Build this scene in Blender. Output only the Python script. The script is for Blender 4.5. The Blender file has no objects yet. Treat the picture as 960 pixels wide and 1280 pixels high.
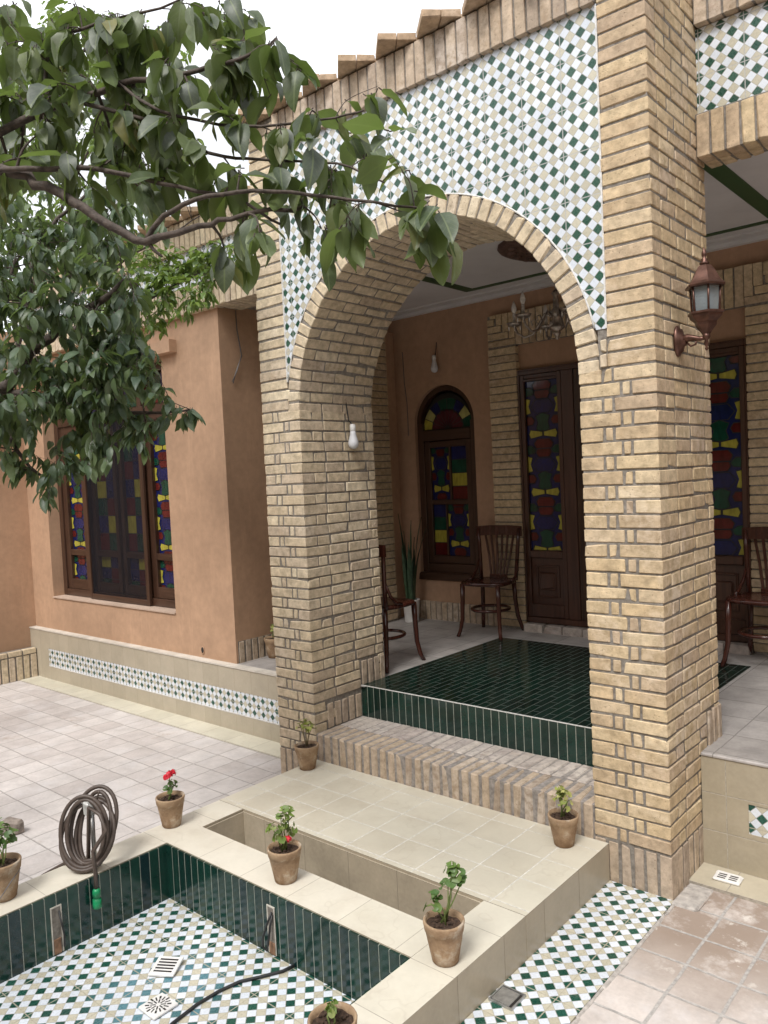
import bpy, bmesh, math, random
from mathutils import Vector, Matrix
random.seed(7)
PI = math.pi
SC = bpy.context.scene
COL = SC.collection
R_ = random.uniform

# ------------------------------------------------------------------ camera
CAM_C = Vector((3.45362, -3.31628, 1.92))
CAM_R = Vector((0.75556973, 0.65339302, -0.04681816))
CAM_U = Vector((0.00591052, 0.06466787, 0.99788934))
CAM_F = Vector((-0.65504156, 0.7542517, -0.04499919))
FPX = 981.277
cam = bpy.data.cameras.new('camera')
co = bpy.data.objects.new('camera', cam); COL.objects.link(co)
m3 = Matrix((CAM_R, CAM_U, -CAM_F)).transposed()
co.matrix_world = Matrix.Translation(CAM_C) @ m3.to_4x4()
cam.sensor_fit = 'VERTICAL'; cam.sensor_height = 24.0; cam.lens = FPX / 1280 * 24.0
cam.clip_end = 500; cam.clip_start = 0.05
SC.camera = co

def AT(u, v, d):
    """world point seen at photo position (u, v), d metres in front of the camera"""
    return CAM_C + d * (CAM_F + CAM_R * (u - 480) / FPX - CAM_U * (v - 640) / FPX)

# ------------------------------------------------------------------ mesh builder
class MB:
    def __init__(s): s.v = []; s.f = []; s.m = []; s.s = []; s.uv = None
    def add(s, vs, fs, m=0, smooth=False):
        n = len(s.v); s.v.extend([tuple(p) for p in vs])
        for k, f in enumerate(fs):
            s.f.append([i + n for i in f]); s.m.append(m[k] if isinstance(m, (list, tuple)) else m); s.s.append(smooth)
    def box(s, x0, x1, y0, y1, z0, z1, m=0):
        # m may be (side x, side y, top/bottom)
        vs = [(x, y, z) for x in (x0, x1) for y in (y0, y1) for z in (z0, z1)]
        fs = [(0,1,3,2), (4,6,7,5), (0,4,5,1), (2,3,7,6), (0,2,6,4), (1,5,7,3)]
        mm = [m[0], m[0], m[1], m[1], m[2], m[2]] if isinstance(m, (list, tuple)) else m
        s.add(vs, fs, mm)
    def brick(s, x0, x1, y0, y1, z0, z1, c=.0028, j=.0016, m=0, M=None, rot=0.0):
        """chamfered, slightly irregular block; M maps local to world"""
        c0 = Vector(((x0+x1)/2, (y0+y1)/2, (z0+z1)/2)); h = ((x1-x0)/2, (y1-y0)/2, (z1-z0)/2)
        vs = []; idx = {}
        for sx in (-1, 1):
            for sy in (-1, 1):
                for sz in (-1, 1):
                    jj = Vector((R_(-j, j), R_(-j, j), R_(-j, j))); sg = (sx, sy, sz)
                    cc = c * (R_(.6, 1.5) if random.random() > .07 else R_(2.4, 4.5))
                    for a in range(3):
                        p = Vector([sg[k] * (h[k] - (0 if k == a else cc)) for k in range(3)]) + jj + c0
                        idx[(sx, sy, sz, a)] = len(vs); vs.append(M @ p if M else p)
        fs = []
        for a in range(3):
            b, d = (a+1) % 3, (a+2) % 3
            for sg in (-1, 1):
                q = []
                for (sb, sd) in ((-1,-1), (1,-1), (1,1), (-1,1)):
                    k = [0,0,0]; k[a] = sg; k[b] = sb; k[d] = sd; q.append(idx[(*k, a)])
                fs.append(q if sg > 0 else q[::-1])
            for sb in (-1, 1):
                for sd in (-1, 1):
                    k1 = [0,0,0]; k1[a] = -1; k1[b] = sb; k1[d] = sd; k2 = list(k1); k2[a] = 1
                    q = [idx[(*k1, b)], idx[(*k2, b)], idx[(*k2, d)], idx[(*k1, d)]]
                    fs.append(q if sb*sd > 0 else q[::-1])
        for sx in (-1, 1):
            for sy in (-1, 1):
                for sz in (-1, 1):
                    q = [idx[(sx, sy, sz, a)] for a in range(3)]
                    fs.append(q if sx*sy*sz > 0 else q[::-1])
        s.add(vs, fs, m)
    def tube(s, pts, r, n=8, m=0, caps=True, closed=False, smooth=True):
        pts = [Vector(p) for p in pts]; N = len(pts); vs = []; fs = []
        rr = r if isinstance(r, (list, tuple)) else [r] * N
        up = None
        for i, p in enumerate(pts):
            a = pts[(i-1) % N] if (closed or i > 0) else p; b = pts[(i+1) % N] if (closed or i < N-1) else p
            t = (b - a).normalized()
            if up is None:
                up = t.orthogonal().normalized()
            up = (up - t * up.dot(t))
            up = up.normalized() if up.length > 1e-6 else t.orthogonal().normalized()
            w = t.cross(up)
            for k in range(n):
                an = 2*PI*k/n; vs.append(p + (up * math.cos(an) + w * math.sin(an)) * rr[i])
        for i in range(N if closed else N-1):
            j = (i+1) % N
            for k in range(n):
                fs.append((i*n+k, i*n+(k+1) % n, j*n+(k+1) % n, j*n+k))
        if caps and not closed:
            fs.append(tuple(range(n))[::-1]); fs.append(tuple((N-1)*n + k for k in range(n)))
        s.add(vs, fs, m, smooth)
    def lathe(s, prof, c=(0,0,0), n=20, m=0, smooth=True, M=None, phase=0.0, jit=0.0):
        vs = []; fs = []; c = Vector(c)
        for r, z in prof:
            for k in range(n):
                a = 2*PI*k/n + phase; q = r * (1 + R_(-jit, jit))
                p = Vector((q*math.cos(a), q*math.sin(a), z)); vs.append((M @ p if M else p) + c)
        for i in range(len(prof)-1):
            for k in range(n):
                fs.append((i*n+k, i*n+(k+1) % n, (i+1)*n+(k+1) % n, (i+1)*n+k))
        fs.append(tuple(range(n))[::-1]); fs.append(tuple((len(prof)-1)*n+k for k in range(n)))
        s.add(vs, fs, m, smooth)
    def quad(s, *p, m=0): s.add(p, [tuple(range(len(p)))], m)
    def prism(s, poly, y0, y1, m=0):
        """poly of (x, z) extruded along y"""
        n = len(poly); vs = [(x, y0, z) for x, z in poly] + [(x, y1, z) for x, z in poly]
        fs = [tuple(range(n)), tuple(range(n, 2*n))[::-1]] + [(i, i+n, (i+1) % n + n, (i+1) % n) for i in range(n)]
        s.add(vs, fs, m)
    def build(s, name, mats, parent=None, fix=True):
        me = bpy.data.meshes.new(name); me.from_pydata(s.v, [], s.f); 
        for mt in (mats if isinstance(mats, (list, tuple)) else [mats]): me.materials.append(mt)
        me.polygons.foreach_set('material_index', s.m); me.polygons.foreach_set('use_smooth', s.s)
        if s.uv:
            ul = me.uv_layers.new(name='UVMap')
            for p in me.polygons:
                for li in p.loop_indices: ul.data[li].uv = s.uv[me.loops[li].vertex_index]
        if fix:
            bm = bmesh.new(); bm.from_mesh(me); bmesh.ops.recalc_face_normals(bm, faces=bm.faces); bm.to_mesh(me); bm.free()
        me.update()
        o = bpy.data.objects.new(name, me); COL.objects.link(o)
        if parent: o.parent = parent
        return o

def tag(o, label=None, cat=None, group=None, kind=None):
    if label: o['label'] = label
    if cat: o['category'] = cat
    if group: o['group'] = group
    if kind: o['kind'] = kind
    return o
def thing(name, label, cat, loc=(0,0,0), rz=0.0, group=None):
    o = bpy.data.objects.new(name, None); COL.objects.link(o); o.empty_display_size = .1
    o.location = loc; o.rotation_euler = (0, 0, rz); return tag(o, label, cat, group)
def copy_tree(o, parent=None):
    c = o.copy(); COL.objects.link(c)
    if parent: c.parent = parent
    for ch in [k for k in bpy.data.objects if k.parent == o]: copy_tree(ch, c)
    return c

# ------------------------------------------------------------------ materials
class G:
    def __init__(s, name):
        s.m = bpy.data.materials.new(name); s.m.use_nodes = True; s.nt = s.m.node_tree; s.nt.nodes.clear()
        s.out = s.nt.nodes.new('ShaderNodeOutputMaterial'); s._tc = None
    def n(s, t, **kw):
        nd = s.nt.nodes.new(t)
        for k, v in kw.items(): setattr(nd, k, v)
        return nd
    def put(s, sock, val):
        if isinstance(val, bpy.types.NodeSocket): s.nt.links.new(val, sock)
        elif val is not None:
            if sock.type == 'RGBA' and len(val) == 3: val = (*val, 1)
            sock.default_value = val
    def obj(s):
        if not s._tc: s._tc = s.n('ShaderNodeTexCoord')
        return s._tc.outputs['Object']
    def xyz(s, v=None):
        nd = s.n('ShaderNodeSeparateXYZ'); s.put(nd.inputs[0], v if v is not None else s.obj()); return nd.outputs
    def math(s, op, a, b=0.0, c=0.0, clamp=False):
        nd = s.n('ShaderNodeMath', operation=op, use_clamp=clamp); s.put(nd.inputs[0], a); s.put(nd.inputs[1], b)
        if op in ('MULTIPLY_ADD', 'WRAP', 'COMPARE', 'SMOOTH_MIN'): s.put(nd.inputs[2], c)
        return nd.outputs[0]
    def mix(s, a, b, f, blend='MIX'):
        nd = s.n('ShaderNodeMix', data_type='RGBA', blend_type=blend); s.put(nd.inputs[0], f); s.put(nd.inputs[6], a); s.put(nd.inputs[7], b); return nd.outputs[2]
    def noise(s, scale, detail=3.0, rough=.55, vec=None, w=None):
        nd = s.n('ShaderNodeTexNoise'); s.put(nd.inputs['Vector'], vec if vec is not None else s.obj())
        nd.inputs['Scale'].default_value = scale; nd.inputs['Detail'].default_value = detail; nd.inputs['Roughness'].default_value = rough
        return nd.outputs['Fac']
    def rng(s, v, a, b, c=0.0, d=1.0):
        nd = s.n('ShaderNodeMapRange'); s.put(nd.inputs[0], v)
        for k, x in zip((1, 2, 3, 4), (a, b, c, d)): nd.inputs[k].default_value = x
        return nd.outputs[0]
    def ramp(s, v, stops):
        nd = s.n('ShaderNodeValToRGB'); s.put(nd.inputs[0], v); e = nd.color_ramp.elements
        while len(e) < len(stops): e.new(.5)
        for k, (p, c) in zip(e, stops): k.position = p; k.color = (*c, 1)
        return nd.outputs[0]
    def white(s, vec):
        nd = s.n('ShaderNodeTexWhiteNoise', noise_dimensions='3D'); s.put(nd.inputs[0], vec); return nd.outputs
    def comb(s, a, b, c=0.0):
        nd = s.n('ShaderNodeCombineXYZ'); s.put(nd.inputs[0], a); s.put(nd.inputs[1], b); s.put(nd.inputs[2], c); return nd.outputs[0]
    def island(s): return s.n('ShaderNodeNewGeometry').outputs['Random Per Island']
    def scaled(s, sc):
        nd = s.n('ShaderNodeMapping'); s.put(nd.inputs[0], s.obj()); nd.inputs['Scale'].default_value = sc; return nd.outputs[0]
    def bump(s, h, strength=.3, dist=.01, normal=None):
        nd = s.n('ShaderNodeBump'); s.put(nd.inputs['Height'], h); nd.inputs['Strength'].default_value = strength; nd.inputs['Distance'].default_value = dist
        if normal: s.put(nd.inputs['Normal'], normal)
        return nd.outputs[0]
    def bsdf(s, col, rough=.6, normal=None, metal=0.0, spec=None, **kw):
        b = s.n('ShaderNodeBsdfPrincipled'); s.put(b.inputs['Base Color'], col); s.put(b.inputs['Roughness'], rough); s.put(b.inputs['Metallic'], metal)
        if spec is not None: s.put(b.inputs['Specular IOR Level'], spec)
        if normal: s.put(b.inputs['Normal'], normal)
        for k, v in kw.items(): s.put(b.inputs[k.replace('_', ' ')], v)
        s.b = b; return b.outputs[0]
    def done(s, sh): s.nt.links.new(sh, s.out.inputs[0]); return s.m

def plain(name, col, rough=.5, metal=0.0, spec=None, nscale=30, nvar=.25, bump=.1, dist=.002, **kw):
    g = G(name); n = g.noise(nscale, 4)
    c = g.mix(tuple(x*(1-nvar) for x in col), tuple(min(1, x*(1+nvar)) for x in col), g.rng(n, .3, .7))
    return g.done(g.bsdf(c, rough, g.bump(n, bump, dist), metal, spec, **kw))

def brick_mat(name, tones, dirt=.35, white=.25, seed=0.0):
    g = G(name); r = g.island()
    base = g.ramp(r, [(i/(len(tones)-1), t) for i, t in enumerate(tones)])
    off = g.math('MULTIPLY', r, 37.0)
    vec = g.n('ShaderNodeVectorMath', operation='ADD'); g.put(vec.inputs[0], g.obj()); g.put(vec.inputs[1], g.comb(off, off, seed)); vv = vec.outputs[0]
    n1 = g.noise(22, 5, .65, vv); n2 = g.noise(140, 3, .6, vv); n3 = g.noise(2.2, 4, .6)
    c = g.mix(base, (.80, .75, .68), g.rng(n1, .35, .75, .75, 1.25), 'MULTIPLY')
    c = g.mix(base, c, .0)
    k = g.rng(n1, .30, .72, .66, 1.20)
    kk = g.comb(k, k, k); c = g.mix(base, kk, 1.0, 'MULTIPLY')
    c = g.mix(c, (.30, .19, .10), g.math('MULTIPLY', g.rng(g.noise(9, 5, .7, vv), .54, .74), dirt))
    c = g.mix(c, (.62, .56, .50), g.math('MULTIPLY', g.math('MULTIPLY', g.rng(n3, .52, .68), g.rng(n1, .4, .6)), white))
    pits = g.rng(n2, .28, .38)
    c = g.mix(g.mix(c, (.16, .10, .06), .55), c, pits)
    h = g.math('ADD', g.math('MULTIPLY', n1, 1.0), g.math('MULTIPLY', pits, .5)); h = g.math('ADD', h, g.math('MULTIPLY', g.noise(420, 2, .5), .35))
    return g.done(g.bsdf(c, .85, g.bump(h, .75, .006), spec=.25))

YB = [(.56,.43,.265), (.65,.515,.33), (.52,.395,.255), (.62,.48,.30), (.56,.43,.295), (.67,.54,.36), (.60,.46,.285), (.49,.375,.265)]
M_brick = brick_mat('yellow_brick', YB, .40, .45)
M_brick2 = brick_mat('pale_face_brick', [(.61,.50,.35), (.68,.57,.405), (.57,.465,.325), (.64,.53,.38), (.53,.43,.32), (.69,.59,.43)], .25, .38)
M_soldier = brick_mat('pinkish_soldier_brick', [(.47,.37,.27), (.55,.44,.33), (.43,.345,.27), (.51,.41,.31)], .45, .6, 3.0)
M_stepb = brick_mat('worn_step_brick', [(.46,.40,.36), (.54,.48,.43), (.43,.37,.34), (.50,.455,.42)], .3, .9, 5.0)
M_sqbrick = brick_mat('eaves_brick', [(.50,.37,.25), (.46,.33,.22), (.54,.41,.29)], .3, .3, 8.0)

def mortar_mat():
    g = G('grey_mortar'); n = g.noise(60, 5); n2 = g.noise(3, 3)
    c = g.mix((.15, .132, .113), (.29, .265, .235), g.rng(n, .3, .7)); c = g.mix(c, (.40, .37, .34), g.math('MULTIPLY', g.rng(n2, .55, .75), .45))
    return g.done(g.bsdf(c, .95, g.bump(n, .7, .004), spec=.1))
M_mortar = mortar_mat()

def tile_mat(name, ax, size, off, jw, c1, c2, jc, rough=.35, stagger=0.0, mott=.12, wob=.0, bumpd=.003, wave=0.0, stain=None, spec=None, tilebump=.5, extra=None, varc=None, fine=.12):
    g = G(name); o = g.xyz(); a, b = o[ax[0]], o[ax[1]]
    if wob:
        w = g.n('ShaderNodeTexNoise'); g.put(w.inputs[0], g.obj()); w.inputs['Scale'].default_value = 5.0
        ws = g.xyz(w.outputs['Color'])
        a = g.math('ADD', a, g.math('MULTIPLY', g.math('SUBTRACT', ws[0], .5), wob)); b = g.math('ADD', b, g.math('MULTIPLY', g.math('SUBTRACT', ws[1], .5), wob))
    B = g.math('DIVIDE', g.math('SUBTRACT', b, off[1]), size[1]); row = g.math('FLOOR', B)
    A = g.math('DIVIDE', g.math('SUBTRACT', a, off[0]), size[0])
    if stagger: A = g.math('ADD', A, g.math('MULTIPLY', g.math('FLOORED_MODULO', row, 2.0), stagger))
    fa = g.math('FRACT', A); fb = g.math('FRACT', B)
    da = g.math('MULTIPLY', g.math('MINIMUM', fa, g.math('SUBTRACT', 1.0, fa)), size[0])
    db = g.math('MULTIPLY', g.math('MINIMUM', fb, g.math('SUBTRACT', 1.0, fb)), size[1])
    d = g.math('MINIMUM', da, db); t = g.rng(d, jw*.35, jw*.65)
    wn = g.white(g.comb(g.math('FLOOR', A), row, 1.7))
    col = g.mix(c1, c2, wn[0])
    if varc: col = g.mix(col, varc, g.rng(g.math('FRACT', g.math('MULTIPLY', wn[0], 7.31)), .7, 1.0, 0, .8))
    n = g.noise(7, 5, .6); n2 = g.noise(55, 4, .6)
    k = g.math('ADD', g.rng(n, .3, .7, 1-mott, 1+mott*.6), g.rng(n2, .3, .7, -mott*.4, mott*.4)); col = g.mix(col, g.comb(k, k, k), 1.0, 'MULTIPLY')
    if extra: col = extra(g, col, o)
    jn = g.mix(jc, tuple(x*.65 for x in jc), g.rng(n2, .35, .65))
    col = g.mix(jn, col, t)
    h = g.math('ADD', g.math('MULTIPLY', t, tilebump), g.math('MULTIPLY', n2, fine))
    if wave:
        wv = g.noise(14, 2, .5); h = g.math('ADD', h, g.math('MULTIPLY', wv, wave)); h = g.math('ADD', h, g.math('MULTIPLY', g.math('MULTIPLY', g.math('SUBTRACT', wn[0], .5), g.math('SUBTRACT', fa, .5)), wave))
    rgh = g.mix((.9,)*3, g.comb(*( [g.rng(n2, .3, .7, rough*.95, rough*1.08)]*3 )), t)
    return g.done(g.bsdf(col, g.xyz(rgh)[0], g.bump(h, .6, bumpd), spec=spec))

CREAM1, CREAM2, CJ = (.58, .53, .40), (.66, .605, .47), (.66, .62, .52)
def cream_extra(g, col, o):
    s = g.rng(g.noise(2.6, 5, .65), .52, .75, 0, .40); col = g.mix(col, (.42, .36, .27), s); e_ = g.math('ABSOLUTE', g.math('SUBTRACT', g.noise(4.0, 3, .5), .56)); col = g.mix(col, (.40,.35,.27), g.rng(e_, .012, .0, 0, .22))
    return col
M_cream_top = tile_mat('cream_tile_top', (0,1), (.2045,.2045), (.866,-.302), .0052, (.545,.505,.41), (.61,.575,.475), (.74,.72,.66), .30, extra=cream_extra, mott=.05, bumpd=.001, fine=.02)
M_cream_rimx = tile_mat('cream_rim_tile', (0,1), (.30,.60), (.681,-1.41), .003, (.61,.575,.48), (.67,.63,.54), (.44,.40,.33), .42, extra=cream_extra, mott=.06, bumpd=.001, fine=.03)
M_cream_rimy = tile_mat('cream_rim_tile_long', (0,1), (.60,.30), (-.3,-1.218), .003, (.61,.575,.48), (.67,.63,.54), (.44,.40,.33), .42, extra=cream_extra, mott=.06, bumpd=.001, fine=.03)
TAN1, TAN2 = (.385,.34,.26), (.43,.38,.295)
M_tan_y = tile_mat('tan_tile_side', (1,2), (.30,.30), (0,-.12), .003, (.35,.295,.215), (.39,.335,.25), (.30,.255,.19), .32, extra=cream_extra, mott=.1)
M_tan_x = tile_mat('tan_tile_front', (0,2), (.20,.60), (0,-.1), .003, TAN1, TAN2, (.40,.35,.27), .38, extra=cream_extra, mott=.1)
M_tan_r = tile_mat('tan_tile_terrace', (0,2), (.30,.18), (2.255,.001), .004, (.33,.285,.205), (.375,.325,.24), (.44,.40,.33), .4, extra=cream_extra, mott=.12)
M_trough = tile_mat('trough_tile', (0,2), (.30,2.0), (0,-.5), .003, (.40,.345,.26), (.43,.37,.28), (.30,.26,.2), .45, extra=cream_extra, mott=.18)
M_strip = tile_mat('cream_ground_strip', (0,1), (.30,.203), (2.0,.014), .004, (.54,.515,.42), (.60,.57,.47), (.46,.42,.34), .4, extra=cream_extra, mott=.1)
M_strip2 = tile_mat('tan_ground_strip', (0,1), (.19,.205), (2.31,.192), .004, (.44,.40,.31), (.48,.43,.33), (.40,.36,.30), .4, extra=cream_extra, mott=.1)
GJ = (.36,.37,.32)
M_green_x = tile_mat('green_pool_tile', (0,2), (.0513,2.0), (.123,-1.0), .0032, (.004,.022,.018), (.006,.036,.026), GJ, .12, mott=.3, wave=.5, bumpd=.003, varc=(.004,.017,.024), spec=.6)
M_green_y = tile_mat('green_pool_tile_side', (1,2), (.0513,2.0), (-1.218,-1.0), .0032, (.005,.030,.022), (.007,.042,.030), GJ, .14, mott=.3, wave=.5, bumpd=.003, varc=(.004,.020,.026), spec=.6)
M_green_r = tile_mat('green_riser_tile', (0,2), (.0535,2.0), (-.075,-1.0), .004, (.004,.022,.017), (.006,.032,.024), GJ, .13, mott=.3, wave=.4, bumpd=.003, spec=.6)
M_green_t = tile_mat('green_floor_tile', (1,0), (.205,.0535), (.435,-.075), .0038, (.003,.013,.010), (.004,.021,.015), (.095,.105,.09), .14, stagger=.5, mott=.3, wave=.35, bumpd=.003, spec=.6)
def pave_extra(right):
    def f(g, col, o):
        n = g.noise(3.2, 6, .7); col = g.mix(col, (.60,.58,.58), g.rng(n, .50, .72, 0, .75))
        m = g.noise(1.3, 5, .65)
        if right:
            near = g.math('MULTIPLY', g.rng(o[1], -.75, -.25, 0, 1), g.rng(o[0], 3.1, 2.5, 0, 1))
            s = g.math('MULTIPLY', near, g.rng(g.math('ADD', g.noise(4.5, 6, .7), g.math('MULTIPLY', m, .3)), .49, .66, 0, 1)); c2 = (.25,.185,.14)
            col = g.mix(col, c2, g.math('MULTIPLY', s, .85))
            col = g.mix(col, (.64,.60,.55), g.math('MULTIPLY', near, g.rng(g.noise(11, 5, .7), .58, .66, 0, .8)))
        else:
            s = g.rng(g.math('ADD', g.math('MULTIPLY', g.noise(4.0, 6, .7), .6), g.math('MULTIPLY', m, .4)), .575, .66, 0, .7); col = g.mix(col, (.30,.225,.17), s)
        return col
    return f
M_pave_l = tile_mat('grey_pink_pavers', (0,1), (.205,.205), (-.083,.215), .0085, (.475,.435,.415), (.575,.54,.52), (.42,.39,.37), .75, wob=.022, mott=.16, bumpd=.006, extra=pave_extra(False))
M_pave_r = tile_mat('stained_pavers', (0,1), (.195,.203), (2.350,-.203), .012, (.52,.465,.43), (.59,.535,.495), (.45,.425,.40), .7, wob=.012, mott=.18, bumpd=.006, extra=pave_extra(True))
M_floor = tile_mat('grey_floor_tile', (0,1), (.30,.30), (.1,.12), .006, (.31,.29,.275), (.38,.355,.34), (.24,.225,.21), .5, wob=.006, mott=.25, bumpd=.003)

def mosaic_mat(name, ax, org, T=.205, bluish=None, g1=(.010,.058,.040), g2=(.018,.085,.060), seam=(.40,.37,.29)):
    g = G(name); o = g.xyz(); a = g.math('SUBTRACT', o[ax[0]], org[0]); b = g.math('SUBTRACT', o[ax[1]], org[1])
    s = T / (4 * math.sqrt(2)); q = 1 / (math.sqrt(2) * s)
    i = g.math('ADD', g.math('MULTIPLY', g.math('ADD', a, b), q), .5); j = g.math('ADD', g.math('MULTIPLY', g.math('SUBTRACT', b, a), q), .5)
    fi, fj = g.math('FLOOR', i), g.math('FLOOR', j); ri, rj = g.math('FRACT', i), g.math('FRACT', j)
    pi_, pj = g.math('FLOORED_MODULO', fi, 2.0), g.math('FLOORED_MODULO', fj, 2.0)
    wn = g.white(g.comb(fi, fj, .5))[0]
    wt = g.white(g.comb(g.math('FLOOR', g.math('DIVIDE', a, T)), g.math('FLOOR', g.math('DIVIDE', b, T)), 3.0))[0]
    odd = g.math('ABSOLUTE', g.math('SUBTRACT', pi_, pj)); both = g.math('MULTIPLY', pi_, pj)
    green = g.mix(g1, g2, wn); 
    if bluish:
        d = g.n('ShaderNodeVectorMath', operation='DISTANCE'); g.put(d.inputs[0], g.obj()); d.inputs[1].default_value = (*bluish, -.09)
        green = g.mix(green, (.10,.22,.26), g.math('MULTIPLY', g.rng(d.outputs['Value'], .34, .18), g.rng(wn, .1, .5, .4, 1)))
    white = g.mix((.60,.645,.71), (.69,.73,.785), wn); beige = g.mix((.46,.43,.335), (.54,.505,.40), wn)
    col = g.mix(g.mix(green, beige, both), white, odd)
    k = g.math('ADD', g.rng(g.noise(5, 4), .3, .7, .90, 1.04), g.math('MULTIPLY', g.math('SUBTRACT', wt, .5), .07)); col = g.mix(col, g.comb(k, k, k), 1.0, 'MULTIPLY')
    e = g.math('MINIMUM', g.math('MINIMUM', ri, g.math('SUBTRACT', 1.0, ri)), g.math('MINIMUM', rj, g.math('SUBTRACT', 1.0, rj)))
    t = g.rng(e, .025, .055); col = g.mix(g.mix(col, (.33,.32,.28), .7), col, t)
    xa = g.math('DIVIDE', a, T); xb = g.math('DIVIDE', b, T)
    sa = g.math('ABSOLUTE', g.math('SUBTRACT', xa, g.math('ROUND', xa))); sb = g.math('ABSOLUTE', g.math('SUBTRACT', xb, g.math('ROUND', xb)))
    u = g.rng(g.math('MINIMUM', sa, sb), .009, .016); col = g.mix(g.mix(col, seam, .8), col, u)
    n2 = g.noise(90, 4); col = g.mix(col, (.35,.30,.24), g.rng(g.noise(3.5, 6, .7), .62, .8, 0, .3))
    h = g.math('ADD', g.math('MULTIPLY', g.math('MULTIPLY', t, u), .5), g.math('MULTIPLY', g.math('MULTIPLY', g.math('SUBTRACT', wt, .5), g.math('FRACT', xa)), .6))
    return g.done(g.bsdf(col, g.rng(n2, .3, .7, .22, .34), g.bump(h, .35, .0015)))
M_mos_f = mosaic_mat('facade_mosaic', (0,2), (1.746,3.533), g1=(.014,.060,.040), g2=(.034,.095,.064), seam=(.42,.42,.41))
M_mos_p = mosaic_mat('pool_mosaic', (0,1), (.621,-1.441), bluish=(.74,-1.66))
M_mos_s = mosaic_mat('path_mosaic', (0,1), (2.053,-.27))
M_mos_b = mosaic_mat('band_mosaic', (0,2), (0,.235))

def stucco(name, c, dark=.25):
    g = G(name); o = g.xyz(); n = g.noise(1.6, 6, .65); n2 = g.noise(18, 5, .6); n3 = g.noise(160, 3)
    col = g.mix(tuple(x*(1-dark) for x in c), tuple(x*1.1 for x in c), g.rng(n, .3, .7)); k = g.rng(n2, .3, .7, .92, 1.07); col = g.mix(col, g.comb(k, k, k), 1.0, 'MULTIPLY')
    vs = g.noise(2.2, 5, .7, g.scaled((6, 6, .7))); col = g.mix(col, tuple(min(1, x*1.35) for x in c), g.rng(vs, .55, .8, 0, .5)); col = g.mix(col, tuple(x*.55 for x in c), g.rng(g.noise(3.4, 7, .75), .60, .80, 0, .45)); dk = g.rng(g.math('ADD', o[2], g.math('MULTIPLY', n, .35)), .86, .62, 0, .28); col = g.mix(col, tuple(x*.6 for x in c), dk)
    h = g.math('ADD', g.math('MULTIPLY', n3, .3), g.math('MULTIPLY', n2, .6))
    return g.done(g.bsdf(col, .8, g.bump(h, .3, .003), spec=.25))
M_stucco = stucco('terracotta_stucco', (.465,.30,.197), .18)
M_stucco_in = stucco('porch_stucco', (.42,.265,.175), .14)  # nearly the same terracotta plaster, a touch darker
M_white = plain('white_plaster', (.62,.61,.61), .8, nscale=4, nvar=.06)
M_ledge = plain('pale_ledge_plaster', (.56,.52,.46), .7, nscale=9, nvar=.15)
M_gpaint = plain('green_ceiling_paint', (.035,.085,.03), .5, nscale=6, nvar=.1)

def wood_mat(name, c1, c2, ax=2, rough=.3):
    g = G(name); sc = [38, 38, 38]; sc[ax] = 2.5
    n = g.noise(1.0, 6, .65, g.scaled(tuple(sc))); w = g.noise(2.0, 3, .5)
    col = g.mix(c1, c2, g.rng(g.math('ADD', g.math('MULTIPLY', n, .8), g.math('MULTIPLY', w, .2)), .35, .65))
    return g.done(g.bsdf(col, g.rng(n, .3, .7, rough, rough*1.5), g.bump(n, .15, .002), Coat_Weight=.25, Coat_Roughness=.15))
M_wood = wood_mat('dark_window_wood', (.034,.016,.010), (.072,.035,.021))
M_woodh = wood_mat('dark_window_wood_rail', (.034,.016,.010), (.072,.035,.021), 0)
M_figured = wood_mat('figured_door_wood', (.010,.005,.004), (.085,.036,.012))
M_door = wood_mat('door_wood', (.042,.017,.010), (.090,.036,.021))
M_chair = wood_mat('chair_wood', (.035,.010,.007), (.080,.022,.013), 2, .2)

def glass_mat(name, c):
    g = G(name); n = g.noise(45, 3, .5, g.scaled((1, 1, .25))); n2 = g.noise(8, 3); k = g.math('ADD', g.rng(n, .3, .7, .75, 1.15), g.rng(n2, .3, .7, -.2, .2))
    return g.done(g.bsdf(g.mix(c, g.comb(k, k, k), 1.0, 'MULTIPLY'), .08, g.bump(n, .10, .002)))
GL = {'b': glass_mat('blue_glass', (.010,.015,.085)), 'r': glass_mat('red_glass', (.10,.012,.012)), 'g': glass_mat('green_glass', (.007,.058,.036)),
      'y': glass_mat('yellow_glass', (.40,.36,.055)), 'k': plain('black_lead', (.008,.008,.008), .5), 'p': glass_mat('plum_glass', (.085,.020,.028)), 'l': glass_mat('pale_yellow_glass', (.36,.35,.13))}
GK = list('brgykpl'); GM = [GL[k] for k in GK]

def screen_mat():
    g = G('dark_insect_screen'); b = g.bsdf((.012,.013,.018), .6, spec=.2); t = g.n('ShaderNodeBsdfTransparent'); mx = g.n('ShaderNodeMixShader')
    n = g.noise(2, 3); g.put(mx.inputs[0], g.rng(n, .3, .7, .55, .68)); g.nt.links.new(t.outputs[0], mx.inputs[1]); g.nt.links.new(b, mx.inputs[2])
    return g.done(mx.outputs[0])
M_screen = screen_mat()
M_hose = plain('brown_rubber_hose', (.075,.055,.045), .5, nscale=40, nvar=.2)
M_black = plain('black_rubber', (.02,.02,.022), .5)
M_gplastic = plain('green_plastic', (.01,.22,.085), .35)
M_steel = plain('galvanised_steel', (.42,.42,.41), .4, .7, nscale=25)
M_clear = plain('clear_grey_plastic', (.50,.50,.48), .25)
M_wplastic = plain('white_plastic', (.72,.71,.69), .4, nscale=12, nvar=.12)
M_bulb = plain('milky_bulb', (.62,.63,.66), .25, nscale=5, nvar=.04)
M_dark = plain('opening_shade', (.02,.017,.015), .8)  # dark colour painted in for the shade inside openings
M_wire = plain('grey_wire', (.16,.15,.15), .5)
M_rust = plain('rusty_plaster', (.26,.15,.09), .9, nscale=25, nvar=.5)
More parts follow.
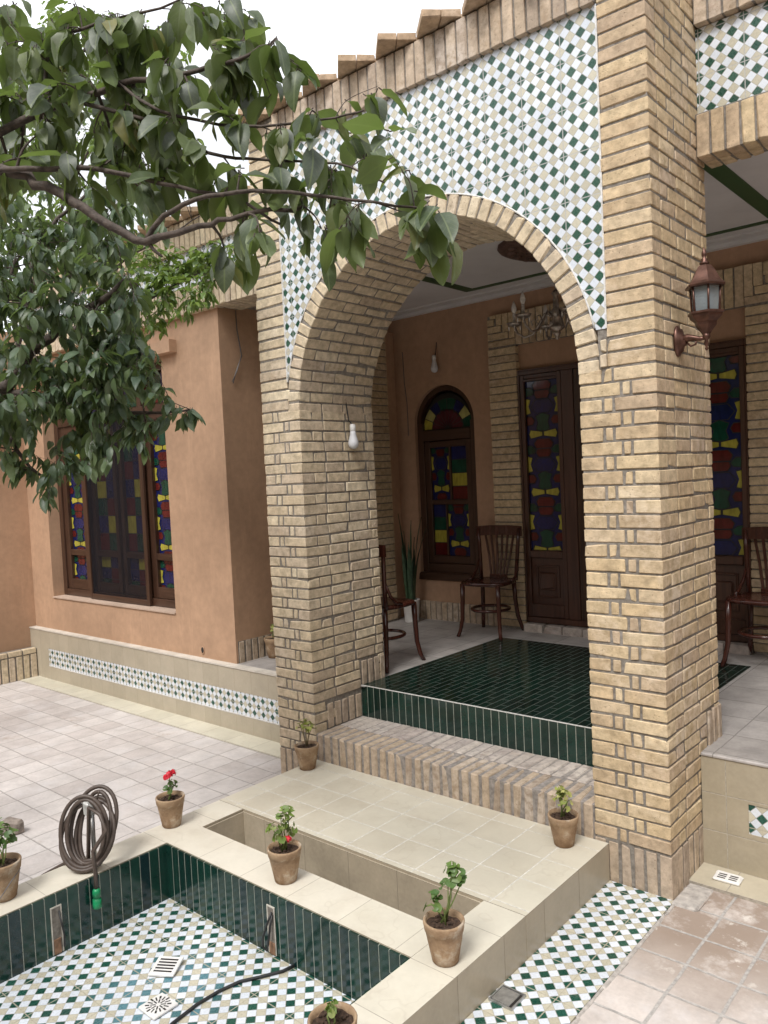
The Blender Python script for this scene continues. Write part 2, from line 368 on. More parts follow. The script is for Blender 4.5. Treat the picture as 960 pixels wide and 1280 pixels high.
M_copper = plain('aged_copper', (.120,.062,.047), .38, .7, nscale=26, nvar=.4, bump=.25)
M_silver = plain('tarnished_silver', (.34,.30,.265), .3, .8, nscale=40, nvar=.35)
M_rose = plain('carved_brown_plaster', (.10,.055,.04), .6, nscale=40, nvar=.5, bump=.8, dist=.01)
M_crystal = plain('pale_candle_bulb', (.60,.58,.55), .15)
def lamp_glass():
    g = G('hammered_lamp_glass'); n = g.noise(70, 3)
    return g.done(g.bsdf((.36,.41,.43), .22, g.bump(n, .5, .003), Transmission_Weight=.55))
M_lglass = lamp_glass()
def clay_mat():
    g = G('terracotta_pot'); n = g.noise(14, 6, .65); n2 = g.noise(70, 4); o = g.xyz()
    c = g.mix((.24,.155,.095), (.40,.285,.18), g.rng(n, .35, .65)); c = g.mix(c, (.60,.54,.45), g.rng(g.noise(9, 6, .75), .50, .66, 0, .75)); c = g.mix(c, (.16,.11,.07), g.rng(g.noise(23, 6, .75), .60, .72, 0, .6))
    c = g.mix(c, (.17,.10,.055), g.math('MULTIPLY', g.rng(g.math('ADD', o[2], g.math('MULTIPLY', n, .06)), .075, .03), .85))
    return g.done(g.bsdf(c, .85, g.bump(g.math('ADD', n, g.math('MULTIPLY', n2, .4)), .7, .006), spec=.2))
M_clay = clay_mat()
M_soil = plain('dark_potting_soil', (.055,.032,.020), .95, nscale=70, nvar=.6, bump=1.0, dist=.01)
M_stem = plain('brown_stem', (.15,.12,.06), .7)
M_gstem = plain('green_stem', (.15,.20,.06), .6)
def leaf_mat(name, tones, under, sheen=.35, trans=.25, vein=None):
    g = G(name); r = g.island(); col = g.ramp(r, [(i/(len(tones)-1), t) for i, t in enumerate(tones)])
    n = g.noise(35, 3); k = g.rng(n, .3, .7, .8, 1.15); col = g.mix(col, g.comb(k, k, k), 1.0, 'MULTIPLY'); col = g.mix(col, (.24,.25,.22), g.rng(g.noise(60, 5, .7), .5, .8, 0, .35)); col = g.mix(col, (.13,.08,.03), g.rng(g.noise(26, 4, .7), .68, .76, 0, .6))
    if vein:
        uv = g.n('ShaderNodeUVMap'); u = g.xyz(uv.outputs[0]); du = g.math('ABSOLUTE', g.math('SUBTRACT', u[0], .5))
        col = g.mix(vein, col, g.rng(du, .015, .05))
        st = g.math('ABSOLUTE', g.math('SUBTRACT', g.math('FRACT', g.math('ADD', g.math('MULTIPLY', u[1], 7.0), g.math('MULTIPLY', du, -5.0))), .5)); col = g.mix(g.mix(col, vein, .30), col, g.rng(st, .02, .10))
    bf = g.n('ShaderNodeNewGeometry').outputs['Backfacing']; c2 = g.mix(col, under, .75); cc = g.mix(col, c2, bf)
    b = g.bsdf(cc, sheen, g.bump(n, .15, .003), spec=.5); t = g.n('ShaderNodeBsdfTranslucent'); g.put(t.inputs[0], g.mix(cc, (.22,.34,.04), .5))
    mx = g.n('ShaderNodeMixShader'); mx.inputs[0].default_value = trans; g.nt.links.new(b, mx.inputs[1]); g.nt.links.new(t.outputs[0], mx.inputs[2])
    return g.done(mx.outputs[0])
M_leaf1 = leaf_mat('broad_persimmon_leaf', [(.070,.098,.058), (.088,.122,.060), (.085,.105,.088), (.118,.155,.052), (.105,.125,.102), (.135,.170,.050), (.070,.095,.068), (.20,.19,.05)], (.130,.175,.060), .46, .34, (.17,.21,.11))
M_leaf2 = leaf_mat('dark_glossy_leaf', [(.068,.112,.062), (.090,.138,.075), (.060,.096,.066), (.118,.168,.068), (.095,.130,.092)], (.13,.175,.085), .44, .32)
M_leaf3 = leaf_mat('small_bright_leaf', [(.085,.155,.035), (.14,.215,.040), (.075,.135,.045), (.19,.265,.045), (.09,.15,.045)], (.15,.22,.05), .36, .36)
M_bark = plain('grey_brown_bark', (.075,.058,.048), .85, nscale=55, nvar=.45, bump=.8, dist=.006)
M_gleaf = leaf_mat('geranium_leaf', [(.16,.26,.05), (.22,.31,.06), (.13,.21,.045), (.30,.34,.12)], (.16,.22,.06), .5, .3)
M_yleaf = leaf_mat('variegated_yellow_leaf', [(.42,.44,.10), (.30,.36,.08), (.55,.53,.20), (.24,.30,.07)], (.3,.32,.1), .5, .3)
M_dleaf = leaf_mat('deep_green_leaf', [(.06,.13,.035), (.09,.17,.045), (.14,.22,.05)], (.1,.15,.05), .45, .25)
M_red = plain('red_petal', (.55,.012,.03), .5)
M_snake = plain('snake_plant_green', (.035,.07,.035), .45, nscale=22, nvar=.5)
M_ground = plain('bare_earth', (.24,.20,.16), .95, nscale=2, nvar=.25)

# ------------------------------------------------------------------ measured layout
P1a, P1b, P2a, P2t, P2b, DEP = -.42, -.075, 1.785, 1.927, 2.144, .677
T1t = -.172
CX, SPR, RAD, RING = .855, 2.333, .93, 1.03
ZP, ZS, ZF, ZPL = .181, .347, .545, .512
YP, YW, YB_, YT = .418, .485, 2.514, .397
XS, XRC = -4.818, -1.442
BH, BP, Z0 = .0555, .0653, .2055
HW = 4.6  # unseen end of the right bay, pulled in to darken the porch; not measured

# ------------------------------------------------------------------ ground
g_ = MB()
fx = [-60, -.02, 1.80, 60]; fy = [-60, -3.55, -.05, 60]; zg = -.02
vs = [(x, y, zg) for x in fx for y in fy]; fs = []
for i in range(3):
    for k in range(3):
        if (i, k) != (1, 1): fs.append((i*4+k, (i+1)*4+k, (i+1)*4+k+1, i*4+k+1))
g_.add(vs, fs); tag(g_.build('ground', M_ground, fix=False), kind='structure')
g_ = MB(); g_.quad((XS, -12, 0), (-.083, -12, 0), (-.083, .215, 0), (XS, .215, 0)); tag(g_.build('courtyard_pavement', M_pave_l, fix=False), kind='structure')
g_ = MB(); g_.quad((2.155, -12, 0), (14, -12, 0), (14, .192, 0), (2.155, .192, 0)); tag(g_.build('side_pavement', M_pave_r, fix=False), kind='structure')
g_ = MB(); g_.box(XS, -.083, .215, YP, -.015, .006); tag(g_.build('cream_border_path', M_strip), kind='structure')
g_ = MB(); g_.box(P2b, 14, .192, YT, -.015, .014); tag(g_.build('tan_border_path', M_strip2), kind='structure')
g_ = MB(); g_.box(1.853, 2.150, -12, 0.0, -.012, .005); tag(g_.build('mosaic_path', M_mos_s), kind='structure')
g_ = MB()
for k in range(60):
    y0 = -.02 - k*.1; g_.brick(2.149, 2.163 + R_(0, .007), y0-.1, y0, -.01, .004 + R_(0, .002), .003, .002)
g_.brick(2.144, 2.26, -.03, .20, -.01, .007, .01, .003)
tag(g_.build('cement_kerb', plain('pale_cement', (.40,.37,.34), .9, nscale=30, nvar=.3, bump=.6, dist=.006)), kind='structure')

# ------------------------------------------------------------------ pool and platform
pool = thing('tiled_pool', 'raised cream tiled platform with a sunken green tiled pool and an empty planter trough', 'pool', (0, 0, 0))
PX0, PX1, PY0, PY1, PZ = .123, 1.655, -3.25, -1.218, -.092
TX0, TX1, TY0, TY1 = .128, 1.660, -1.005, -.742
EX0, EX1, EY = -.083, 1.853, -3.6
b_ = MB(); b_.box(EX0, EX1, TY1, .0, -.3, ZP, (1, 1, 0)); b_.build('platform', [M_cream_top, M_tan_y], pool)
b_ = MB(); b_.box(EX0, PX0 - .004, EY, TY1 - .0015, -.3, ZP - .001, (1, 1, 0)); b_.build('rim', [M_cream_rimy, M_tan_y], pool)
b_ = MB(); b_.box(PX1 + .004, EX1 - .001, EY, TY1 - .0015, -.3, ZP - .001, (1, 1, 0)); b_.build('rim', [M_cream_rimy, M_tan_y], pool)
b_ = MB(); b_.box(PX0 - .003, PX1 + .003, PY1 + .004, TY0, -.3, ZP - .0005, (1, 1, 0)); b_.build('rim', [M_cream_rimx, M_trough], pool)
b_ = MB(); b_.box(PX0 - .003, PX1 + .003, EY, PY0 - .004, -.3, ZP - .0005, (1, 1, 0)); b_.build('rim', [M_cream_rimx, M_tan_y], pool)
def lip(mb, x0, x1, y0, y1): mb.box(x0, x1, y0, y1, -.11, ZP - .006)
for nm, args, mt in (('pool_wall', (PX0 - .004, PX1 + .004, PY1 - .006, PY1 + .004), M_green_x), ('pool_wall', (PX0 - .004, PX0 + .006, PY0, PY1 - .006), M_green_y),
                     ('pool_wall', (PX1 - .006, PX1 + .004, PY0, PY1 - .006), M_green_y), ('pool_wall', (PX0 - .004, PX1 + .004, PY0 - .004, PY0 + .006), M_green_x)):
    b_ = MB(); lip(b_, *args); b_.build(nm, mt, pool)
b_ = MB(); b_.quad((PX0, PY0, PZ), (PX1, PY0, PZ), (PX1, PY1, PZ), (PX0, PY1, PZ)); b_.build('pool_floor', M_mos_p, pool, fix=False)
# dry trough lining
b_ = MB(); b_.box(TX0 - .004, TX1 + .004, TY1 - .008, TY1 - .002, -.25, ZP - .012); b_.box(TX0 - .004, TX1 + .004, TY0 + .002, TY0 + .008, -.25, ZP - .012)
b_.box(TX0 - .002, TX0 + .004, TY0 + .008, TY1 - .008, -.25, ZP - .012); b_.box(TX1 - .004, TX1 + .002, TY0 + .008, TY1 - .008, -.25, ZP - .012); b_.box(TX0, TX1, TY0, TY1, -.26, -.24)
b_.build('trough', M_trough, pool)
# corner grout line, light pockets left open in the pool walls
for ax in ('L', 'B'):
    pk = MB(); fr = MB()
    if ax == 'L':
        x = PX0 + .006; y0, y1 = -1.812, -1.762
        fr.box(x, x+.004, y0, y0+.005, -.085, .118); fr.box(x, x+.004, y1-.005, y1, -.085, .118); fr.box(x, x+.004, y0, y1, .118, .124)
        pk.box(x-.001, x+.0015, y0, y1, -.085, .118); pk.box(x, x+.006, y0+.008, y1-.012, -.085, -.02, 1); pk.tube([(x+.004, -1.775, .10), (x+.03, -1.77, .0), (x+.015, -1.765, -.06)], .004, 6, 2)
    else:
        y = PY1 - .006; x0, x1 = .872, .922
        fr.box(x0, x0+.005, y-.004, y, -.085, .118); fr.box(x1-.005, x1, y-.004, y, -.085, .118); fr.box(x0, x1, y-.004, y, .118, .124)
        pk.box(x0, x1, y-.0015, y+.001, -.085, .118); pk.box(x0+.008, x1-.006, y-.006, y, -.085, -.035, 1)
        pk.tube([(.905, y-.005, .10), (.895, y-.02, .06), (.878, y-.035, 0), (.878, y-.04, -.04), (.892, y-.03, -.06), (.902, y-.03, -.03), (.906, y-.02, .04), (.91, y-.006, .09)], .0045, 6, 2)
    p = pk.build('light_pocket', [M_mortar, M_rust, M_black], pool); fr.build('pocket_frame', plain('pale_grout', (.52,.49,.43), .8), p)

# ------------------------------------------------------------------ house
house = thing('house', 'yellow brick house with a mosaic tiled arch, brick pillars and terracotta plaster walls', 'house', (0, 0, 0))

def courses(ztop, zbase=Z0):
    k = 0
    while zbase + k*BP + BH < ztop: yield k, zbase + k*BP; k += 1
def run_x(mb, lens, x0, y0, y1, z, gap, m=0, prot=.002):
    x = x0
    for i, (L, d) in enumerate(lens):
        mb.brick(x + (gap/2 if i else R_(-.002, .002)), x + L - (gap/2 if i < len(lens)-1 else R_(-.002, .002)), y0 + R_(-prot, prot), y0 + d, z + R_(-.001, .001), z + BH + R_(-.0015, .001), m=m); x += L
def run_y(mb, lens, y0, xf, sgn, z, gap, m=0, depth=.1):
    y = y0
    for L in lens:
        a = xf + R_(-.002, .002); x0, x1 = (a - depth, a) if sgn > 0 else (a, a + depth)
        mb.brick(x0, x1, y + gap/2, y + L - gap/2, z + R_(-.001, .001), z + BH + R_(-.0015, .001), m=m); y += L
def split(y0, y1, first):
    out = []; y = y0; L = first
    while y < y1 - 1e-4:
        if y1 - y - L < .05: L = y1 - y
        L = min(L, y1 - y); out.append(L); y += L; L = R_(.185, .215)
    return out

def pillar(x0, x1, zt_full, xo0, xo1, inner, trim_in, trim_out, mat, topz=4.14):
    """x0..x1 full width under the arch spring, xo0..xo1 the part beside the mosaic; inner = +1 when the arch side is +x"""
    mb = MB(); w = x1 - x0
    for k, z in courses(topz):
        full = z + BH*.6 < zt_full; par = k % 2
        A, Bx = (x0, x1) if full else (xo0, xo1)
        if full:
            small = .046 + R_(-.004, .004)
            lng, sh = .198, w - .198 - small
            if par == 0: seq = [(sh, .2 if sh < .13 else .1), (small, .05), (lng, .1)]
            else: seq = [(lng, .1), (small, .05), (sh, .2)]
            run_x(mb, seq, A, 0.0, .1, z, .013)
        else:
            run_x(mb, [(Bx - A, .1)], A, 0, .1, z, .0)
        # right side (+x)
        s0 = (.2 if (full and par == 1) else .1)
        lim = trim_in if inner > 0 else trim_out
        e = DEP
        for (zl, yl) in lim:
            if z + .02 < zl: e = min(e, yl)
        if not (inner > 0 and not full) and e > s0 + .03: run_y(mb, split(s0, e, R_(.16, .2) if par else R_(.09, .12)), s0, Bx, 1, z, .017)
        s0 = (.2 if (full and par == 0 and inner > 0) else .1)
        if not (inner < 0 and not full): run_y(mb, split(s0, DEP, R_(.16, .2) if par else R_(.09, .12)), s0, A, -1, z, .009)
        mb.brick(A, Bx, DEP-.06, DEP, z, z + BH)
    # mortar core
    q = .005
    mb.box(x0+q, x1-q, q, DEP-q, 0, zt_full, 1); mb.box(xo0+q, xo1-q*.4 if inner > 0 else xo1-q, q, DEP-q, zt_full, topz, 1)
    # plinth of upright bricks
    n = round((x1-x0)/.062)
    for k in range(n):
        a = x0 + (x1-x0)*k/n; mb.brick(a + (.008 if k else 0), a + (x1-x0)/n - (.008 if k < n-1 else 0), R_(-.002, .002), .1, -.02, Z0 - .012 + R_(-.003, .002), m=2)
    return mb
def soldiers_y(mb, xf, sgn, y0, y1, z0, z1, m=2, pitch=.066, dep=.05, gap=.017):
    n = max(1, round((y1-y0)/pitch)); p = (y1-y0)/n
    for k in range(n):
        a = xf + R_(-.002, .002); xx = (a - dep, a) if sgn > 0 else (a, a + dep)
        mb.brick(xx[0], xx[1], y0 + k*p + gap/2, y0 + (k+1)*p - gap/2, z0, z1 + R_(-.002, .002), m=m)
def soldiers_x(mb, yf, x0, x1, z0, z1, m=0, pitch=.066, dep=.1, gap=.011, sgn=-1, j=.0015):
    n = max(1, round((x1-x0)/pitch)); p = (x1-x0)/n
    for k in range(n):
        a = yf + R_(-.002, .002); yy = (a, a + dep) if sgn < 0 else (a - dep, a)
        mb.brick(x0 + k*p + gap/2, x0 + (k+1)*p - gap/2, yy[0], yy[1], z0, z1 + R_(-.002, .002), m=m, j=j)

SPZ = 2.53
p1 = pillar(P1a, P1b, SPR + .0, P1a, T1t, 1, [(.505, .105), (.706, .44)], [], M_brick2)
soldiers_y(p1, P1b + .004, 1, .11, .435, ZS, .500); soldiers_y(p1, P1b + .004, 1, .445, DEP + .01, ZF, .706)
p1.build('pillar', [M_brick2, M_mortar, M_soldier], house)
p2 = pillar(P2a, P2b, SPR + .0, P2t, P2b, -1, [], [(.70, .50)], M_brick)
soldiers_y(p2, P2b + .001, 1, .004, .42, -.02, Z0 - .012); soldiers_y(p2, P2b + .006, 1, .505, DEP + .02, ZF - .01, .712)
p2.build('pillar', [M_brick, M_mortar, M_soldier], house)

# arch: voussoir ring with a brick soffit, plus small fillers down to the springing
def arch_part():
    mb = MB(); n = 45; da = PI / n
    for k in range(n):
        a = (k + .5) * da; hw = RAD * da / 2 - .0055
        # local frame: x tangent, y depth, z radial
        rad = Vector((math.cos(a), 0, math.sin(a))); tan = Vector((-math.sin(a), 0, math.cos(a)))
        M = Matrix(((tan.x, 0, rad.x, CX + rad.x*RAD), (0, 1, 0, 0), (tan.z, 0, rad.z, SPR + rad.z*RAD), (0, 0, 0, 1)))
        seq = [.1, .2, .19, .187] if k % 2 else [.2, .19, .2, .087]
        y = 0
        for i, L in enumerate(seq):
            f = hw + (.0015 if i == 0 else 0)
            mb.brick(-f, f, y + (.0 if i == 0 else .0045) + (R_(-.003, .002) if i == 0 else 0), y + L - .0045, R_(-.002, .002), RING - RAD, c=.004, j=.002, M=M); y += L
    for sg, xa, xb in ((1, P2a + .1, P2t), (-1, T1t, P1b - .1)):
        for k, z in courses(SPZ):
            if z > SPR - .01: mb.brick(xa + .006, xb - .006, R_(-.002, .002), .06, z, z + BH)
    q = 60; o_, i_ = RING - .006, RAD + .006; vs = []; fs = []
    for k in range(q + 1):
        a = PI*k/q; c, s = math.cos(a), math.sin(a)
        for (r, y) in ((i_, .006), (o_, .006), (o_, DEP - .008), (i_, DEP - .008)): vs.append((CX + r*c, y, SPR + r*s))
    for k in range(q):
        for e in range(4): fs.append((k*4+e, k*4+(e+1) % 4, k*4+4+(e+1) % 4, k*4+4+e))
    mb.add(vs, fs, 1)
    mb.box(P2a+.095, P2t+.004, .010, .06, SPR, SPZ, 1); mb.box(T1t-.004, P1b-.095, .010, .06, SPR, SPZ, 1)
    return mb
arch_part().build('arch', [M_brick2, M_mortar], house)

# mosaic panel over the arch + wall body behind it
ZT = 3.922
xs = [T1t + (P2t - T1t)*k/80 for k in range(81)]
def zb(x, r, lo):
    d = r*r - (x-CX)**2
    return max(lo, SPR + math.sqrt(d)) if d > 0 else lo
def strip_wall(mb, y0, y1, r, lo, top, m=0):
    for a, b in zip(xs, xs[1:]):
        za, zc = zb(a, r, lo), zb(b, r, lo); vs = [(a,y0,za), (b,y0,zc), (b,y0,top), (a,y0,top), (a,y1,za), (b,y1,zc), (b,y1,top), (a,y1,top)]
        mb.add(vs, [(0,1,2,3), (5,4,7,6), (0,4,5,1), (3,2,6,7)], m)
mb = MB(); strip_wall(mb, .006, .03, RING + .004, SPZ, ZT + .01); mb.build('mosaic_panel', M_mos_f, house)
mb = MB(); strip_wall(mb, .034, DEP - .004, RING - .02, SPZ - .2, ZT + .2); mb.build('wall', M_stucco, house)
# white grout bead round the mosaic
gb = MB(); M_bead = plain('white_grout', (.60,.59,.57), .8, nscale=60, bump=.5)
gb.box(T1t - .001, T1t + .008, .001, .02, SPZ, ZT); gb.box(P2t - .007, P2t + .001, .001, .02, SPZ, ZT)
th0 = math.acos((T1t - CX)/RING) if abs((T1t-CX)/RING) < 1 else 2.94
pts = [(CX + (RING+.003)*math.cos(t), .004, SPR + (RING+.003)*math.sin(t)) for t in [.2 + (PI-.4)*k/60 for k in range(61)]]
gb.tube(pts, .005, 5); gb.build('grout_bead', M_bead, house)

def cornice(x0, x1, yf, z0, z1, mat, name='cornice'):
    mb = MB(); soldiers_x(mb, yf, x0, x1, z0, z1, 0, dep=.12); mb.box(x0, x1, yf + .008, yf + .11, z0 + .006, z1, 1); return mb.build(name, [mat, M_mortar], house)
def eaves(x0, x1, yf, z, mat, depth=.4):
    """square bricks turned 45 degrees so that their corners stick out over the cornice"""
    mb = MB(); n = int((x1-x0)/.283)
    for k in range(n + 1):
        c = Vector((x0 + .1 + k*.283, yf + .010, z)); s = .2
        for h in (0, 1):
            M = Matrix.Translation(c) @ Matrix.Rotation(PI/4 + R_(-.02, .02), 4, 'Z') @ Matrix.Rotation(R_(-.01, .01), 4, 'X')
            mb.brick(-.1 + h*.1 + .0015, h*.1 - .0015, -.1, .1, R_(0, .003), .036 + R_(0, .003), .002, .0008, M=M)
    mb.box(x0, x1, yf + .04, yf + depth, z - .002, z + .034, 1)
    return mb.build('roof_edging', [mat, M_sqbrick], house)
cornice(T1t + .0, P2t - .004, -.022, ZT + .008, 4.140, M_soldier)
eaves(P1a, P2b, -.02, 4.150, M_sqbrick)
# pillar heads carry on to the cornice top: back walls / roof slab
mb = MB(); mb.box(XS, HW + .2, .9, 2.9, 3.60, 4.10); mb.box(P1a + .02, P2b - .02, .1, .9, 4.10, 4.148); mb.build('roof', M_ledge, house)

# right hand bay, set back
RY = .56
mb = MB(); soldiers_x(mb, RY, P2b + .002, HW, 3.355, 3.552, 0, dep=.1); soldiers_x(mb, RY + .205, P2b, HW, 3.357, 3.552, 0, dep=.1, sgn=1); mb.box(P2b, HW, RY + .01, RY + .195, 3.362, 3.56, 1)
mb.build('lintel', [M_brick, M_mortar], house)
mb = MB(); mb.box(P2b, HW, RY + .04, RY + .2, 3.56, 3.962); mb.build('mosaic_panel', M_mos_f, house)
cornice(P2b + .004, HW, RY, 3.966, 4.17, M_soldier); eaves(P2b + .1, HW, RY, 4.18, M_sqbrick)
# left hand bay, set back
LY = .43
mb = MB(); soldiers_x(mb, LY, XS, P1a, 3.272, 3.472, 0, dep=.1); soldiers_x(mb, .70, XRC + .02, P1a, 3.274, 3.472, 0, dep=.16, sgn=1)
mb.box(XS, XRC, LY + .01, .54, 3.285, 3.48, 1); mb.box(XRC, P1a, LY + .01, .69, 3.28, 3.48, 1); mb.build('lintel', [M_brick2, M_mortar], house)
mb = MB(); mb.box(XS, P1a, LY + .03, .70, 3.48, 3.76); mb.build('mosaic_panel', M_mos_f, house)
cornice(XS, P1a - .004, LY, 3.757, 3.985, M_brick2); eaves(XS, P1a - .14, LY, 3.995, M_sqbrick)

# terracotta plastered room on the left with its window opening
WX0, WX1, WZ0, WZ1 = -4.382, -2.229, .848, 3.0
mb = MB()
mb.box(XS, WX0, YW, YB_ + .2, .0, 3.30); mb.box(WX1, XRC, YW, YB_ + .2, .0, 3.30)
mb.box(WX0, WX1, YW, YB_ + .2, .0, WZ0); mb.box(WX0, WX1, YW, YB_ + .2, WZ1, 3.30); mb.box(WX0, WX1, .70, YB_ + .2, WZ0, WZ1)
mb.box(WX0 - .12, WX1 + .23, YW - .07, YW - .0, 3.01, 3.11)
mb.build('wall', M_stucco, house)
mb = MB(); mb.box(WX0 + .002, WX1 - .002, YW - .012, .64, WZ0 - .006, WZ0 + .006); mb.build('window_sill', stucco('worn_sill_plaster', (.50,.38,.30), .2), house)
mb = MB(); mb.lathe([(.022, 0), (.03, 0), (.03, .012), (.022, .012)], (0,0,0), 14, 0, M=Matrix.Rotation(PI/2, 4, 'X')); mb.lathe([(.0215, .0), (.0215, .0128)], (0,0,0), 14, 1, M=Matrix.Rotation(PI/2, 4, 'X'))
vh = mb.build('vent_hole', [M_stucco, M_dark], house); vh.location = (-1.874, YW, .575); vh.scale = (.8, .5, 1.15)  # flat dark disc stands in for the shade inside the hole
# upright brick base on the return wall
mb = MB(); soldiers_y(mb, XRC + .006, 1, YW + .02, 2.5, ZPL - .01, ZPL + .17, 0); mb.box(XRC - .02, XRC + .002, YW + .02, 2.5, ZPL - .01, ZPL + .172, 1); mb.build('baseboard', [M_soldier, M_mortar], house)

# stained glass helpers; everything faces -y
def gpoly(mb, pts, y, k, lead=.006):
    cx = sum(p[0] for p in pts)/len(pts); cz = sum(p[1] for p in pts)/len(pts)
    mb.add([(x, y, z) for x, z in pts], [tuple(range(len(pts)))], GK.index('k'))
    q = []
    for x, z in pts:
        dx, dz = x-cx, z-cz; L = math.hypot(dx, dz) or 1; q.append((x - dx/L*lead, y - .0015, z - dz/L*lead))
    mb.add(q, [tuple(range(len(q)))], GK.index(k))
def bowtie_strip(mb, x0, x1, z0, z1, y, period=.44, first=0.0, lead=.006):
    w = x1-x0; cx = (x0+x1)/2
    mb.quad((x0, y, z0), (x1, y, z0), (x1, y, z1), (x0, y, z1), m=GK.index('b'))
    z = z0 - first; n = 0
    def clip(pts): return [(min(max(x, x0), x1), min(max(zz, z0), z1)) for x, zz in pts]
    def P(k, pts):
        pts = clip(pts)
        if max(p[1] for p in pts) - min(p[1] for p in pts) > .02: gpoly(mb, pts, y - .002 - .0004*(n % 3), k, lead)
    while z < z1:
        p = period; h = w*.36
        P('r', [(cx-h*.7, z), (cx+h*.7, z), (cx+h*.85, z+.09*p), (cx+h*.55, z+.17*p), (cx-h*.55, z+.17*p), (cx-h*.85, z+.09*p)]); n += 1
        P('y', [(cx-h*1.1, z+.17*p), (cx, z+.215*p), (cx, z+.285*p), (cx-h*1.1, z+.33*p), (cx-h*1.25, z+.25*p)])
        P('y', [(cx+h*1.1, z+.17*p), (cx+h*1.25, z+.25*p), (cx+h*1.1, z+.33*p), (cx, z+.285*p), (cx, z+.215*p)]); n += 1
        P('g', [(cx-h*.6, z+.33*p), (cx-h*.35, z+.29*p), (cx+h*.35, z+.29*p), (cx+h*.6, z+.33*p), (cx+h*.45, z+.45*p), (cx+h*.65, z+.56*p), (cx, z+.62*p), (cx-h*.65, z+.56*p), (cx-h*.45, z+.45*p)]); n += 1
        P('r', [(x0, z+.40*p), (x0+w*.20, z+.40*p), (x0+w*.27, z+.48*p), (x0+w*.18, z+.56*p), (x0, z+.56*p)]); P('r', [(x1, z+.40*p), (x1, z+.56*p), (x1-w*.18, z+.56*p), (x1-w*.27, z+.48*p), (x1-w*.20, z+.40*p)]); n += 1
        P('b', [(cx-h*.6, z+.60*p), (cx+h*.6, z+.60*p), (cx+h*1.05, z+.72*p), (cx+h*.6, z+.84*p), (cx-h*.6, z+.84*p), (cx-h*1.05, z+.72*p)]); n += 1
        P('y', [(x0, z+.58*p), (x0+w*.15, z+.60*p), (x0+w*.06, z+.72*p), (x0+w*.15, z+.86*p), (x0, z+.88*p)]); P('y', [(x1, z+.58*p), (x1, z+.88*p), (x1-w*.15, z+.86*p), (x1-w*.06, z+.72*p), (x1-w*.15, z+.60*p)]); n += 1
        P('g', [(x0, z+.90*p), (x0+w*.22, z+.91*p), (x0+w*.28, z+.98*p), (x0+w*.15, z+1.06*p), (x0, z+1.06*p)]); P('g', [(x1, z+.90*p), (x1, z+1.06*p), (x1-w*.15, z+1.06*p), (x1-w*.28, z+.98*p), (x1-w*.22, z+.91*p)]); n += 1
        P('r', [(cx-h*.5, z+.85*p), (cx+h*.5, z+.85*p), (cx+h*.7, z+.93*p), (cx+h*.6, z+.995*p), (cx-h*.6, z+.995*p), (cx-h*.7, z+.93*p)]); n += 1
        z += period
def grid_pane(mb, x0, x1, z0, z1, y, rows):
    nr = len(rows); nc = len(rows[0])
    mb.quad((x0, y, z0), (x1, y, z0), (x1, y, z1), (x0, y, z1), m=GK.index('k'))
    for r, row in enumerate(rows):
        for c, k in enumerate(row):
            a, b = x0 + (x1-x0)*c/nc, x0 + (x1-x0)*(c+1)/nc; t, u = z1 - (z1-z0)*r/nr, z1 - (z1-z0)*(r+1)/nr
            mb.quad((a+.004, y-.002, u+.004), (b-.004, y-.002, u+.004), (b-.004, y-.002, t-.004), (a+.004, y-.002, t-.004), m=GK.index(k))
def frame_box(mb, x0, x1, z0, z1, y0, y1, w, wb=None):
    wb = wb or w
    mb.brick(x0, x0+w, y0, y1, z0, z1, .003, .0004, 0); mb.brick(x1-w, x1, y0, y1, z0, z1, .003, .0004, 0)
    mb.brick(x0+w, x1-w, y0+.001, y1-.001, z1-w, z1, .003, .0004, 1); mb.brick(x0+w, x1-w, y0+.001, y1-.001, z0, z0+wb, .003, .0004, 1)

# big stained glass window of the plastered room
win = tag(bpy.data.objects.new('window', None), 'wide brown window with coloured glass strips and a dark insect screen'); COL.objects.link(win); win.parent = house
GY = .655
fr = MB(); frame_box(fr, WX0 + .004, WX1 - .004, WZ0 + .008, WZ1 - .004, .60, .69, .07)
fr.brick(WX0+.08, WX1-.08, .602, .688, 2.57, 2.65, .003, .0004, 1)
for x in (-3.80, -2.80): fr.brick(x-.03, x+.03, .606, .686, WZ0+.08, WZ1-.08, .003, .0004, 0)
fr.build('frame', [M_wood, M_woodh], win)
for (a, b, nm) in ((-4.31, -3.84, 'l'), (-2.76, -2.30, 'r')):
    s = MB(); frame_box(s, a, b, WZ0 + .08, 2.57, .618, .675, .085, .10); s.brick(a+.085, b-.085, .622, .672, 1.27, 1.33, .002, .0004, 1); s.build('sash', [M_wood, M_woodh], win)
    pn = MB(); bowtie_strip(pn, a + .085, b - .085, WZ0 + .17, 1.275, GY, .44, .22); bowtie_strip(pn, a + .085, b - .085, 1.325, 2.49, GY, .44, .05); pn.build('pane', GM, win, fix=False)
rows_t = ['bybb', 'gybg', 'bbyb', 'rgrb', 'ybby', 'grrg', 'bybb', 'rgrg']
for (a, b) in ((-3.765, -3.30), (-3.25, -2.835)):
    s = MB(); frame_box(s, a, b, WZ0 + .08, 2.57, .632, .68, .055, .09); s.brick(a+.055, b-.055, .634, .678, 1.27, 1.33, .002, .0004, 1); s.build('sash', [M_wood, M_woodh], win)
    pn = MB(); grid_pane(pn, a+.06, b-.06, 1.33, 2.51, GY+.01, ['by', 'gb', 'rb', 'yb' if a < -3.5 else 'by', 'gr' if a < -3.5 else 'rg', 'by' if a < -3.5 else 'yb', 'rg']); grid_pane(pn, a+.06, b-.06, .945, 1.27, GY+.01, ['yb' if a < -3.5 else 'by', 'br', 'gr']); pn.build('pane', GM, win, fix=False)
